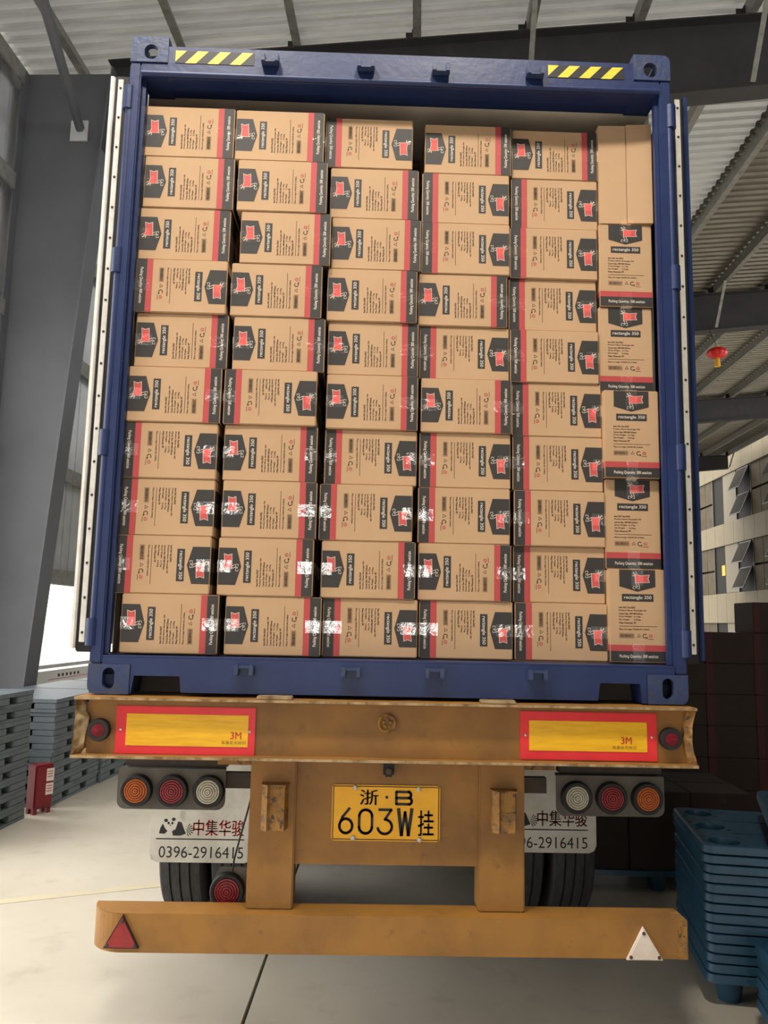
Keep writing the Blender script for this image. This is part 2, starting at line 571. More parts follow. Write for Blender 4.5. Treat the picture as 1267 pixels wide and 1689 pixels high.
for a in (9.1, 10.85, 12.6, 14.35, 16.1):
    MB().box(-5.0, -4.93, a, a + 1.74, 0.0, 0.97, M_WHITEWALL).build('sill_panel', wall, world=False)
# flat red and dark print on the low white wall by the window
mb = MB()
mb.box(-4.93, -4.928, 10.9, 13.6, 0.845, 0.853, M_REDTEXT)
for k in range(6):
    mb.box(-4.93, -4.928, 11.2 + 0.13 * k, 11.26 + 0.13 * k, 0.875, 0.915, M_BLACK)
mb.build('wall_marking', wall, world=False)
front = shed('shade_wall_front')  # unseen wall added behind the camera to cut low front light
for ua, ub, za, zb_ in ((-5.2, -3.5, 0, 8.3), (3.4, 14.3, 0, 9.7), (-3.5, 3.4, 4.8, 9.0)):
    MB().box(ua, ub, -15.1, -15.0, za, zb_, M_CLAD).build('cladding_panel', front, world=False)
back = shed('wall_back')
for k in range(7):
    MB().box(-5.1 + 2.6 * k, -5.1 + 2.6 * k + 2.58, 38.7, 38.76, 0, 8.2 + 0.18 * k, M_CLAD).build('cladding_panel', back, world=False)
for k in range(3):
    MB().box(-5.0, -4.965, -1.0 + 2.96 * k, 1.94 + 2.96 * k, 5.4, 8.45, M_CLAD).build('cladding_panel', wall, world=False)
right = shed('shade_wall_right')  # unseen wall added inside the shed to darken the right side
for k in range(6):
    MB().box(4.9, 4.95, -15 + 4 * k, -11.02 + 4 * k, 0, 6.0, M_COL).build('cladding_panel', right, world=False)
win = shed('window_1')
mb = MB()
mb.box(-4.99, -4.95, 9.1, 17.2, 2.13, 2.19, M_CLAD)
mb.box(-4.99, -4.95, 9.1, 17.2, 1.0, 1.05, M_CLAD)
mb.box(-4.99, -4.95, 9.1, 9.16, 1.0, 2.19, M_CLAD)
mb.build('window_frame', win, world=False)
mb = MB()
mb.tube([(-4.13, 8.87, 7.52), (-3.91, 7.9, 7.56), (-3.66, 6.8, 7.6)], 0.055, M_COL)
mb.build('brace_pipe', wall, world=False, smooth=True)
mb = MB()
mb.box(-4.24, -4.03, 8.86, 8.885, 7.36, 7.62, M_CLAD)
mb.build('brace_plate', wall, world=False)

# ================================================================== CARTONS
CW, CH, CD = 0.2435, 0.400, 0.49                       # printed face (upright) and depth
def carton_body(w, h, d):
    mb = MB()
    x, z = w / 2, h / 2
    mb.bbox(-x, x, 0, d, -z, z, M_CARD, 0.004)
    # open seams of the four top and bottom flaps
    for s in (-1, 1):
        zz = s * (z + 0.0003)
        mb.add([(-0.0015, 0.006, zz), (0.0015, 0.006, zz), (0.0015, d - 0.006, zz), (-0.0015, d - 0.006, zz)], [(0, 1, 2, 3)], M_CARD_EDGE)
    return mb
def carton_print():
    mb = MB()
    mb.keep = True
    w, h = CW, CH
    x, z = w / 2, h / 2
    e = -0.0004
    e2, e3 = -0.0008, -0.0012
    # black band and red stripe at the foot, wrapping round the three other sides that can be seen
    zb0, zb1, zs1 = -z + 0.004, -z + 0.048, -z + 0.074
    mb.rect(-x + 0.002, x - 0.002, zb0, zb1, e, M_BAND)
    mb.rect(-x + 0.002, x - 0.002, zb1, zs1, e, M_STRIPE)
    for s in (-1, 1):
        xx = s * (x + 0.0004)
        for a, b, m in ((zb0, zb1, M_BAND), (zb1, zs1, M_STRIPE)):
            mb.add([(xx, 0.004, a), (xx, CD - 0.004, a), (xx, CD - 0.004, b), (xx, 0.004, b)], [(0, 1, 2, 3)], m)
    zz = -z - 0.0005
    mb.add([(-x + 0.004, 0.004, zz), (x - 0.004, 0.004, zz), (x - 0.004, 0.16, zz), (-x + 0.004, 0.16, zz)], [(0, 1, 2, 3)], M_BAND)
    zz = z + 0.0005
    mb.add([(-0.078, 0.004, zz), (0.078, 0.004, zz), (0.078, 0.16, zz), (-0.078, 0.16, zz)], [(0, 1, 2, 3)], M_BAND)
    # pennant shaped emblem field
    hw = 0.078
    mb.flat([(-hw, z - 0.003), (-hw, z - 0.076), (0, z - 0.098), (hw, z - 0.076), (hw, z - 0.003)], e, M_BAND)
    # emblem: red ribbon with notched tail, pale outline, scribbled lines and small base
    cx, cz = 0.004, z - 0.040
    def pl(pts, y, m):
        mb.flat([(cx + a, cz + b) for a, b in pts], y, m)
    pl([(-0.014, -0.021), (0.050, -0.018), (0.044, -0.001), (0.050, 0.017), (0.012, 0.013), (-0.014, 0.019)], e2, M_WHITEINK)
    pl([(-0.012, -0.019), (0.047, -0.016), (0.041, -0.001), (0.047, 0.015), (0.012, 0.011), (-0.012, 0.016)], e3, M_REDINK)
    for a, b, c_, d_ in ((-0.024, 0.024, -0.010, 0.018), (-0.020, 0.028, -0.016, 0.008), (-0.012, 0.030, -0.004, 0.020), (-0.026, 0.012, -0.014, 0.010), (-0.014, -0.018, -0.006, -0.034), (-0.002, -0.020, 0.004, -0.032)):
        dx, dz = c_ - a, d_ - b
        l = math.hypot(dx, dz)
        nx, nz = -dz / l * 0.0012, dx / l * 0.0012
        pl([(a - nx, b - nz), (c_ - nx, d_ - nz), (c_ + nx, d_ + nz), (a + nx, b + nz)], e3, M_WHITEINK)
    for a, b, c_, d_ in ((-0.024, -0.036, -0.010, -0.034), (-0.008, -0.036, 0.006, -0.034), (-0.024, -0.046, -0.016, -0.044), (-0.002, -0.046, 0.006, -0.044), (-0.024, -0.046, -0.022, -0.034), (0.004, -0.046, 0.006, -0.034), (-0.012, -0.044, -0.010, -0.034), (-0.008, -0.044, -0.006, -0.034)):
        mb.rect(cx + a, cx + c_, cz + b, cz + d_, e3, M_WHITEINK)
    # name tablet
    mb.rect(-0.068, 0.068, z - 0.140, z - 0.108, e, M_BAND)
    mb.btext('rectangle 350', -0.059, 0.059, z - 0.134, z - 0.115, e2, M_WHITEINK)
    # specification lines
    xs = -0.082
    for k, (t, wd) in enumerate((('Item NO: Rec350/2', 0.070), ('Product Name: Rectangle 350', 0.118), ('Carton Size: 490*405*245mm', 0.102), ('Gross Weight:', 0.056), ('Net Weight:', 0.046), ('Main Material: PP', 0.072))):
        zt = z - 0.170 - 0.0132 * k
        mb.btext(t, xs, xs + wd, zt, zt + 0.0075, e, M_BROWNINK)
    mb.btext('6.17kg', 0.0 - 0.018, 0.010, z - 0.170 - 0.0396, z - 0.170 - 0.0396 + 0.0072, e, M_BROWNINK)
    mb.btext('5.54kg', 0.0 - 0.018, 0.010, z - 0.170 - 0.0528, z - 0.170 - 0.0528 + 0.0072, e, M_BROWNINK)
    mb.rect(xs, 0.082, z - 0.2475, z - 0.2455, e, M_BROWNINK)
    mb.btext('Place of origin: MADE IN CHINA', xs, 0.048, z - 0.264, z - 0.2565, e, M_BROWNINK)
    # bar code, recycling marks
    za, zb_ = z - 0.296, z - 0.278
    for a, b in ((xs, xs + 0.064),):
        mb.rect(a, b, za - 0.001, za, e, M_BROWNINK)
        mb.rect(a, b, zb_, zb_ + 0.001, e, M_BROWNINK)
        mb.rect(a, a + 0.001, za, zb_, e, M_BROWNINK)
        mb.rect(b - 0.001, b, za, zb_, e, M_BROWNINK)
        t = a + 0.003
        rnd = random.Random(3)
        while t < b - 0.004:
            ww = rnd.choice((0.001, 0.0014, 0.002))
            mb.rect(t, t + ww, za + 0.002, zb_ - 0.002, e, M_BROWNINK)
            t += ww + rnd.choice((0.0007, 0.0011))
    def ring(x0, z0, r0, r1, a0, a1, m, n=14):
        for i in range(n):
            p, q = a0 + (a1 - a0) * i / n, a0 + (a1 - a0) * (i + 1) / n
            mb.flat([(x0 + r0 * math.cos(p), z0 + r0 * math.sin(p)), (x0 + r1 * math.cos(p), z0 + r1 * math.sin(p)), (x0 + r1 * math.cos(q), z0 + r1 * math.sin(q)), (x0 + r0 * math.cos(q), z0 + r0 * math.sin(q))], e, m)
    zc = z - 0.287
    for k in range(3):
        a = math.pi / 2 + k * 2 * math.pi / 3
        p, q = (math.cos(a) * 0.010, math.sin(a) * 0.010), (math.cos(a + 2.09) * 0.010, math.sin(a + 2.09) * 0.010)
        mb.flat([(0.002 + p[0], zc + p[1]), (0.002 + p[0] * .65, zc + p[1] * .65), (0.002 + q[0] * .65, zc + q[1] * .65), (0.002 + q[0] * .98, zc + q[1] * .98)], e, M_BROWNINK)
    ring(0.028, zc, 0.0065, 0.010, 0.6, 5.6, M_BROWNINK)
    mb.flat([(0.033, zc - 0.004), (0.042, zc - 0.007), (0.034, zc - 0.013)], e, M_BROWNINK)
    ring(0.053, zc, 0.005, 0.008, 0, 6.283, M_STRIPE, 10)
    mb.rect(0.049, 0.057, zc - 0.001, zc + 0.001, e, M_STRIPE)
    mb.rect(0.042, 0.066, zc - 0.0145, zc - 0.0125, e, M_BROWNINK)
    # foot line
    mb.btext('Packing Quantity: 300 sets/ctn', -0.082, 0.082, -z + 0.016, -z + 0.033, e2, M_WHITEINK)
    return mb
def tape_strip(s, hang, d):
    """clear tape over the flap seam, folded down the printed face; a slightly crumpled sheet"""
    mb = MB()
    mb.keep = True
    z = CH / 2 * s
    rnd = random.Random(5 + s + int(hang * 1000))
    pts = []
    n = 7
    for i in range(n + 1):
        t = i / n
        pts.append((-0.0022 - 0.0006 * rnd.random(), z - s * (hang * (1 - t))))
    pts.append((-0.0022, z + s * 0.0016))
    for y in (0.02, 0.1, d - 0.02):
        pts.append((y, z + s * 0.0016))
    vs, fs = [], []
    xs = (-0.026, -0.013, 0.0, 0.013, 0.026)
    for k, (y, zz) in enumerate(pts):
        for x in xs:
            vs.append((x + (rnd.uniform(-.002, .002) if k == 0 else 0), y - (rnd.uniform(0, 0.0012) if k <= n else 0), zz))
    m = len(xs)
    for i in range(len(pts) - 1):
        for j in range(m - 1):
            fs.append((i * m + j, i * m + j + 1, (i + 1) * m + j + 1, (i + 1) * m + j))
    mb.add(vs, fs, M_TAPE)
    return mb

ME_BODY = carton_body(CW, CH, CD).mesh('carton_body')
ME_PRINT = carton_print().mesh('carton_print')
ME_TAPE_TOP = [tape_strip(1, h, CD).mesh('packing_tape', True) for h in (0.058, 0.072, 0.046)]
ME_TAPE_BOT = [tape_strip(-1, h, CD).mesh('packing_tape', True) for h in (0.066, 0.080, 0.052)]

proto = obj('printed_carton', ME_BODY)
obj('printed_face', ME_PRINT, proto, False)
obj('packing_tape', ME_TAPE_TOP[0], proto, False)
obj('packing_tape', ME_TAPE_BOT[0], proto, False)

ROWS = {
 1: '-0.952L -0.547L -0.142R 0.316L 0.724L', 2: '-0.942L -0.526L -0.112L 0.306R 0.719R',
 3: '-0.949L -0.503L -0.098L 0.307R 0.713R', 4: '-0.950R -0.534L -0.111L 0.297L 0.708R',
 5: '-0.936L -0.514L -0.101L 0.306R 0.712R', 6: '-0.952L -0.541R -0.100L 0.315L 0.722R',
 7: '-0.958R -0.532L -0.101R 0.312R 0.724R', 8: '-0.959R -0.526L -0.116R 0.309R 0.729R',
 9: '-0.962R -0.532L -0.100L 0.314L 0.728R', 10: '-0.917L -0.492L -0.087R 0.321R 0.732R'}
YCOL = {1: .060, 2: .070, 3: .100, 4: .120, 5: .140}
STACK = {1: 'leftmost stack', 2: 'second stack from left', 3: 'third stack from left', 4: 'fourth stack from left', 5: 'fifth stack from left'}
PLACE = {1: 'topmost', 10: 'bottom'}
Z0 = 1.5615
PITCH = 0.2441
first = [True]
def place(loc, roll, yaw, label, group):
    if first[0]:
        o = proto
        first[0] = False
    else:
        o = copy_tree(proto)
    o.location = loc
    o.rotation_euler = (0, roll, yaw)
    k = random.randrange(3)
    for ch in o.children:
        if ch.name.startswith('packing_tape'):
            ch.data = (ME_TAPE_TOP if ch.data in ME_TAPE_TOP else ME_TAPE_BOT)[k]
    return tag(o, label, 'carton', group)
for r in range(1, 11):
    for c, tok in enumerate(ROWS[r].split(), 1):
        x, d = float(tok[:-1]), tok[-1]
        side = 'left' if d == 'L' else 'right'
        where = {1: 'topmost of', 10: 'bottom of'}.get(r, '%s from top in' % ORD[r])
        yj = random.uniform(-0.008, 0.008)
        place((x, YCOL[c] + yj, Z0 + (10 - r) * PITCH + CW / 2), -math.pi / 2 if d == 'L' else math.pi / 2, 0,
              'carton with emblem at %s end, %s %s' % (side, where, STACK[c]), 'printed cartons stacked in the container mouth')
# the right-hand column stands upright
UZ = 0.3955
names6 = ['bottom', 'second from bottom', 'middle', 'second printed one from top', 'topmost printed']
for k in range(5):
    xj = (1.055, 1.052, 1.046, 1.038, 1.043)[k]
    o = place((xj, 0.125 + 0.004 * ((k * 3) % 5) - (0.02 if k in (0, 2) else 0), Z0 + k * (CH + 0.0008) * (UZ / CH) + UZ / 2), 0, 0,
              'upright carton with emblem at its head, %s of the rightmost stack' % names6[k], 'printed cartons stacked in the container mouth')
    o.scale = (1, 1, UZ / CH)
# plain carton on top of the right-hand column, its taped flap seam upright
mb = MB()
pw, ph = 0.245, 0.488
zb6 = Z0 + 5 * (CH + 0.0008) * (UZ / CH)
mb.bbox(-pw / 2, pw / 2, 0.006, 0.41, 0, ph, M_CARD, 0.004)
plain = mb.build('plain_carton')
plain.location = (1.048, 0.13, zb6 + 0.001)
tag(plain, 'plain unprinted carton with upright flap seam on top of the rightmost stack', 'carton', None)
mb = MB()
mb.prism([(-pw / 2 + 0.001, 0.004), (0.002, -0.001), (0.002, 0.006), (-pw / 2 + 0.001, 0.006)], 0.002, ph - 0.002, M_CARD, 'z')
mb.build('flap', plain, world=False)
mb = MB()
mb.prism([(0.006, 0.0), (pw / 2 - 0.001, -0.010), (pw / 2 - 0.001, 0.006), (0.006, 0.006)], 0.004, ph + 0.004, M_CARD, 'z')
mb.build('flap', plain, world=False)
mb = MB()
mb.keep = True
mb.add([(-0.024, -0.002, 0.001), (0.03, -0.006, 0.001), (0.03, -0.007, 0.012), (0.004, -0.005, 0.03), (-0.024, -0.003, 0.010)], [(0, 1, 2, 3, 4)], M_TAPE)
mb.build('packing_tape', plain, world=False)
# cartons of the second layer, seen through the gap between the third and fourth stacks
for r in range(1, 11):
    where = {1: 'topmost', 10: 'bottom'}.get(r, '%s from top' % ORD[r])
    place((0.104, 0.64, Z0 + (10 - r) * PITCH + CW / 2), math.pi / 2, 0,
          'carton deep in dark gap behind third and fourth stacks, %s there' % where, 'cartons of the second layer')

# ================================================================== CONTAINER
ZB = 1.40
cont = tag(empty('shipping_container', (0, 0, ZB)), 'blue steel shipping container with open doors, full of cartons, on the yellow trailer', 'container')
def casting(x0, x1, z0, z1, hx, hz, rw, rh, vertical):
    """hollow corner casting: front plate with an oval hole, a top or bottom plate with a hole, inner walls"""
    mb = MB()
    n = 40
    y0, y1 = -0.004, 0.026
    cxx, czz = hx, hz
    def orect(a):
        dx, dz = math.cos(a), math.sin(a)
        best = 1e9
        for lim, d_, c_ in ((x1, dx, cxx), (x0, dx, cxx), (z1, dz, czz), (z0, dz, czz)):
            if abs(d_) > 1e-6:
                t = (lim - c_) / d_
                if t > 1e-6:
                    best = min(best, t)
        return (cxx + best * dx, czz + best * dz)
    angs = sorted(set([2 * math.pi * i / n for i in range(n)] + [math.atan2(zz - czz, xx - cxx) % (2 * math.pi) for xx in (x0, x1) for zz in (z0, z1)]))
    outer = [orect(a) for a in angs]
    xo, zo, rr = (x0 if x0 < 0 else x1), (z1 if z1 > 3 else z0), 0.032
    xi, zi = xo + (rr if x0 < 0 else -rr), zo + (-rr if z1 > 3 else rr)
    def soften(p):
        if abs(p[0] - xo) < rr and abs(p[1] - zo) < rr:
            dx, dz = p[0] - xi, p[1] - zi
            l = math.hypot(dx, dz)
            return (xi + dx / l * min(l, rr), zi + dz / l * min(l, rr))
        return p
    outer = [soften(p) for p in outer]
    inner = []
    for a in angs:
        # stadium hole
        if vertical:
            r, l = rw, rh - rw
            p = (cxx + r * math.cos(a), czz + r * math.sin(a) + (l if math.sin(a) > 0 else -l))
        else:
            r, l = rh, rw - rh
            p = (cxx + r * math.cos(a) + (l if math.cos(a) > 0 else -l), czz + r * math.sin(a))
        inner.append(p)
    k = len(angs)
    vs = [(p[0], y0, p[1]) for p in outer] + [(p[0], y0, p[1]) for p in inner] + [(p[0], y1, p[1]) for p in inner] + [(p[0], y1, p[1]) for p in outer]
    fs = []
    for i in range(k):
        j = (i + 1) % k
        fs += [(i, j, k + j, k + i), (k + i, k + j, 2 * k + j, 2 * k + i), (2 * k + i, 2 * k + j, 3 * k + j, 3 * k + i), (3 * k + i, 3 * k + j, j, i)]
    mb.add(vs, fs, M_BLUE_WORN)
    t = 0.014
    top = z1 > 3
    # side walls with the middle left open on the outer side, top/bottom plate as a frame
    for xa, xb in ((x0, x0 + t), (x1 - t, x1)):
        mb.box(xa, xb, y1, 0.17, z0, z0 + 0.032, M_BLUE_WORN)
        mb.box(xa, xb, y1, 0.17, z1 - 0.032, z1, M_BLUE_WORN)
        mb.box(xa, xb, y1, 0.05, z0 + 0.032, z1 - 0.032, M_BLUE_WORN)
        mb.box(xa, xb, 0.14, 0.17, z0 + 0.032, z1 - 0.032, M_BLUE_WORN)
    mb.box(x0 + t, x1 - t, 0.15, 0.17, z0, z1 - 0.05, M_BLUE_WORN)
    zp = (z1 - t, z1) if top else (z0, z0 + t)
    zq = (z0, z0 + t) if top else (z1 - t, z1)
    mb.box(x0 + t, x1 - t, y1, 0.15, zq[0], zq[1], M_BLUE_WORN)
    mb.box(x0 + t, x0 + 0.05, y1, 0.15, zp[0], zp[1], M_BLUE_WORN)
    mb.box(x1 - 0.05, x1 - t, y1, 0.15, zp[0], zp[1], M_BLUE_WORN)
    return mb
ZT = ZB + 2.896
for s in (-1, 1):
    x0, x1 = (-1.219, -1.052) if s < 0 else (1.052, 1.219)
    casting(x0, x1, ZT - 0.124, ZT, s * 1.128, ZT - 0.075, 0.030, 0.036, True).build('corner_casting', cont)
    casting(x0, x1, ZB, ZB + 0.118, s * 1.136, ZB + 0.062, 0.024, 0.042, True).build('corner_casting', cont)
    # corner post: outer flange, recessed inner channel, rounded outer bar
    mb = MB()
    a, b = (-1.219, -1.168) if s < 0 else (1.168, 1.219)
    mb.bbox(a, b, 0.0, 0.03, ZB + 0.12, ZT - 0.126, M_BLUE, 0.006)
    mb.box(a + 0.002, b - 0.002, 0.03, 0.10, ZB + 0.12, ZT - 0.126, M_BLUE)
    c_, d_ = (-1.168, -1.150) if s < 0 else (1.150, 1.168)
    mb.box(c_, d_, 0.028, 0.052, ZB + 0.158, ZT - 0.19, M_BLUE)
    mb.build('corner_post', cont)
    # hinge pins with collars down the outer edge
    xh = s * 1.213
    mb = MB()
    mb.tube([(xh, 0.012, 1.60), (xh, 0.012, 4.05)], 0.017, M_BLUE, 12)
    mb.build('hinge_bar', cont, smooth=True)
    for z in (1.645, 2.43, 3.235, 4.0):
        mb = MB()
        mb.lathe([(0.0, -0.055), (0.024, -0.055), (0.024, 0.055), (0.0, 0.055)], (s * 1.219, 0.012, z), M_BLUE, 'z', 14)
        mb.box(min(s * 1.215, s * 1.245), max(s * 1.215, s * 1.245), 0.025, 0.10, z - 0.045, z + 0.045, M_BLUE)
        mb.build('hinge', cont, smooth=True)
# header with its lower lip and soffit
mb = MB()
mb.prism([(-0.0, 4.128), (0.0, 4.252), (0.11, 4.262), (0.16, 4.262), (0.16, 4.112), (0.09, 4.104), (0.014, 4.104)], -1.052, 1.052, M_BLUE, 'x')
mb.prism([(0.002, 4.104), (0.002, 4.170), (0.16, 4.170), (0.16, 4.104)], -1.168, -1.0525, M_BLUE, 'x')
mb.prism([(0.002, 4.104), (0.002, 4.170), (0.16, 4.170), (0.16, 4.104)], 1.0525, 1.168, M_BLUE, 'x')
mb.build('header_beam', cont)
mb = MB()
mb.tube([(-1.165, 0.004, 4.118), (1.165, 0.004, 4.118)], 0.014, M_BLUE, 10)
mb.build('header_lip', cont, smooth=True)
# sill with forklift notches
mb = MB()
sp = [(-1.050, 1.402), (-1.045, 1.402), (-1.035, 1.474), (-0.852, 1.474), (-0.845, 1.410), (0.848, 1.410), (0.857, 1.480), (1.022, 1.480), (1.030, 1.402), (1.050, 1.402), (1.050, 1.545), (-1.050, 1.545)]
mb.prism(sp, 0.0, 0.13, M_BLUE, 'y')
mb.box(-1.166, 1.166, 0.004, 0.13, 1.5455, 1.5535, M_BLUE)
mb.box(-1.166, -1.0505, 0.002, 0.13, 1.5185, 1.545, M_BLUE)
mb.box(1.0505, 1.166, 0.002, 0.13, 1.5185, 1.545, M_BLUE)
mb.build('sill_beam', cont)
# shell: floor, corrugated sides and roof, closed front end
L = 12.19
mb = MB(); mb.box(-1.178, 1.178, 0.131, L - 0.1, 1.50, 1.560, M_WOODFLOOR); mb.build('floor_boards', cont)
def corr(kind):
    mb = MB()
    prof = []
    y = 0.17
    while y < L - 0.2:
        for dy, d in ((0, 0), (0.07, 0), (0.105, 0.034), (0.175, 0.034), (0.21, 0.0)):
            prof.append((y + dy, d))
        y += 0.278
    n = len(prof)
    if kind == 'roof':
        vs = [(x, yy, 4.24 + d) for x in (-1.2, 1.2) for yy, d in prof]
        m = M_INROOF
    else:
        vs = [(kind * (1.179 + d), yy, z) for z in (1.53, 4.24) for yy, d in prof]
        m = M_INWALL
    fs = [(i, i + 1, n + i + 1, n + i) for i in range(n - 1)]
    mb.add(vs, fs, m)
    mb.build('roof_panel' if kind == 'roof' else 'side_panel', cont)
corr('roof'); corr(-1); corr(1)
mb = MB(); mb.box(-1.178, 1.178, 0.17, 0.62, 4.118, 4.13, M_INROOF); mb.build('roof_plate', cont)
mb = MB(); mb.box(-1.178, 1.178, L - 0.1, L - 0.05, 1.41, 4.26, M_INWALL); mb.build('end_panel', cont)
for k in range(12):
    mb = MB(); mb.box(-1.128, 1.128, 0.30 + 0.98 * k, 0.36 + 0.98 * k, 1.405, 1.499, M_BLUE); mb.build('floor_bearer', cont)
for s in (-1, 1):
    mb = MB(); mb.box(min(s * 0.80, s * 1.05), max(s * 0.80, s * 1.05), 0.131, 0.139, 1.402, 1.499, M_STEEL); mb.build('notch_shade_plate', cont)  # dark plate added to stand for the shade inside the notch
for s in (-1, 1):
    mb = MB(); mb.box(min(s * 1.13, s * 1.214), max(s * 1.13, s * 1.214), 0.17, L - 0.1, 1.405, 1.498, M_BLUE); mb.build('bottom_rail', cont)
    # doors folded right back along the sides
    a, b = s * 1.262, s * 1.318
    mb = MB()
    mb.box(min(a, b), max(a, b), 0.112, 1.27, 1.585, 4.15, M_BLUE)
    dr = mb.build('door', cont)
    mb = MB(); mb.prism([(s * 1.312, 0.092), (s * 1.318, 0.085), (s * 1.330, 0.085), (s * 1.333, 0.10), (s * 1.325, 0.112), (s * 1.312, 0.112)], 1.575, 4.158, M_STRIP if s < 0 else M_BLUE, 'z'); mb.build('door_edge', dr)
    mb = MB(); mb.bbox(min(s * 1.246, s * 1.312), max(s * 1.246, s * 1.312), 0.098, 0.1115, 1.56, 4.17, M_DARK, 0.005); mb.build('gasket', dr)
    mb = MB(); mb.bbox(min(s * 1.274, s * 1.298), max(s * 1.274, s * 1.298), 0.092, 0.098, 1.60, 4.15, M_STRIP, 0.002)
    for k in range(18):
        z = 1.64 + k * 0.145
        mb.lathe([(0.0, -0.004), (0.005, -0.003), (0.006, 0.0)], (s * 1.286, 0.092, z), M_STEEL, 'y', 8)
    mb.build('gasket_strip', dr)
# warning tape on the header
for x0, x1, zl, zr_ in ((-1.020, -0.668, 4.232, 4.172), (0.660, 1.008, 4.228, 4.170)):
    mb = MB(); mb.box(x0, x1, -0.002, -0.0006, zr_, zl, M_HAZ_K)
    st = mb.build('hazard_sticker', cont)
    h = zl - zr_
    q = (x1 - x0) / 3.5
    sh = 0.055
    for k in range(4):
        xa = x0 - 0.0 + k * (x1 - x0 - 0.048) / 3.05 - sh
        pts = [(xa, zr_), (xa + 0.048, zr_), (xa + 0.048 + sh, zl), (xa + sh, zl)]
        if k == 0:
            pts = [(x0 + 0.001, zr_ + 0.006), (x0 + 0.05, zl), (x0 + 0.001, zl)]
        mb = MB(); mb.flat([(min(max(a, x0), x1), b) for a, b in pts], -0.0026, M_HAZ_Y)
        mb.build('yellow_stripe', st)
# cam keepers on the header and the sill
for x, z, s in ((-0.592, 4.186, 1), (-0.164, 4.176, 1), (0.173, 4.170, 1), (0.597, 4.172, 1), (-0.590, 1.503, -1), (-0.161, 1.503, -1), (0.177, 1.505, -1), (0.596, 1.507, -1)):
    mb = MB()
    mb.bbox(x - 0.038, x + 0.038, -0.012, 0.001, z - 0.020, z + 0.020, M_BLUE, 0.003)
    for sx in (-1, 1):
        mb.bbox(x + sx * 0.030 - 0.009, x + sx * 0.030 + 0.009, -0.045, -0.006, z - 0.018, z + 0.022, M_BLUE_WORN, 0.003)
    mb.bbox(x - 0.036, x + 0.036, -0.040, -0.010, z - 0.020 if s > 0 else z + 0.008, z - 0.008 if s > 0 else z + 0.020, M_BLUE_WORN, 0.003)
    mb.build('lock_keeper', cont)

# ================================================================== TRAILER
tr = tag(empty('semi_trailer', (0, 2, 0)), 'worn yellow skeletal semi trailer carrying the blue container, number plate facing us', 'trailer')
# rear beam: web with top and bottom flanges turned outwards
mb = MB()
mb.box(-1.20, 1.205, -0.020, -0.008, 1.172, 1.383, M_YEL)
mb.build('rear_beam', tr)
for za, zb_ in ((1.383, 1.3945), (1.160, 1.172)):
    mb = MB()
    n = 24
    vs, fs = [], []
    pts = []
    for i in range(n + 1):
        x = -1.243 + 2.468 * i / n
        dz = random.uniform(-0.0012, 0.0012)
        for y in (-0.072, 0.22):
            for zz in (za, zb_):
                pts.append((x, y, zz + dz))
    for i in range(n):
        a, b = 4 * i, 4 * i + 4
        fs += [(a, b, b + 1, a + 1), (a + 2, a + 3, b + 3, b + 2), (a, a + 2, b + 2, b), (a + 1, b + 1, b + 3, a + 3)]
    fs += [(0, 1, 3, 2), (4 * n, 4 * n + 2, 4 * n + 3, 4 * n + 1)]
    mb.add(pts, fs, M_YEL)
    # paler lip along the front edge
    mb.box(-1.243, 1.225, -0.0735, -0.072, za + 0.001, zb_ - 0.001, M_BENT)
    mb.build('beam_flange', tr)
# bent end plates
def end_plate(s):
    mb = MB()
    rnd = random.Random(11 + s)
    rows = []
    n = 9
    for i in range(n + 1):
        t = i / n
        z = 1.172 + (1.383 - 1.172) * t
        bulge = math.sin(math.pi * t)
        if s < 0:
            xo = -1.238 + 0.004 * rnd.random() - 0.006 * (1 - t)
            xi = -1.222 + 0.036 * bulge ** 0.7 * (0.6 + 0.4 * rnd.random())
        else:
            xo = 1.222
            xi = 1.180 + 0.018 * (1 - bulge) + 0.004 * rnd.random()
            xo = 1.205 + 0.018 * (1 - bulge)
        rows.append([(xo, -0.068 + 0.012 * rnd.random() * bulge, z), ((xo + xi) / 2, -0.050 + 0.01 * rnd.random(), z), (xi, -0.038, z), (xi - s * 0.003, -0.02, z), (xo + s * 0.006, -0.02, z)])
    mb.loft(rows, M_BENT if s < 0 else M_YELWORN, close=True, caps=True)
    return mb
for s in (-1, 1):
    end_plate(s).build('bent_end_plate', tr)
# reflective boards
for (x0, x1, z0, z1, a0, a1, b0, b1, tx) in ((-1.088, -0.535, 1.172, 1.358, -1.045, -0.563, 1.205, 1.328, -0.632), (0.524, 1.078, 1.177, 1.366, 0.560, 1.036, 1.213, 1.330, 0.93)):
    mb = MB(); mb.bbox(x0, x1, -0.026, -0.0205, z0, z1, M_RED_REFL, 0.002)
    bd = mb.build('reflective_board', tr)
    mb = MB(); mb.box(a0, a1, -0.028, -0.0262, b0, b1, M_YEL_REFL); ys = mb.build('yellow_field', bd)
    mb = MB(); mb.keep = True
    mb.btext('3M', tx, tx + 0.042, b0 + 0.030, b0 + 0.058, -0.0286, M_REDTEXT, 0.001)
    mb.text('车身反光标识', tx - 0.035, tx + 0.062, b0 + 0.010, b0 + 0.024, -0.0286, M_BROWNTEXT)
    mb.build('lettering', bd)
    for xx in ((x0 + x1) / 2 - 0.255, (x0 + x1) / 2 + 0.255):
        mb = MB(); mb.lathe([(0.0, -0.004), (0.005, -0.003), (0.006, 0.0)], (xx, -0.026, (z0 + z1) / 2), M_BOLT, 'y', 10); mb.build('rivet', bd)
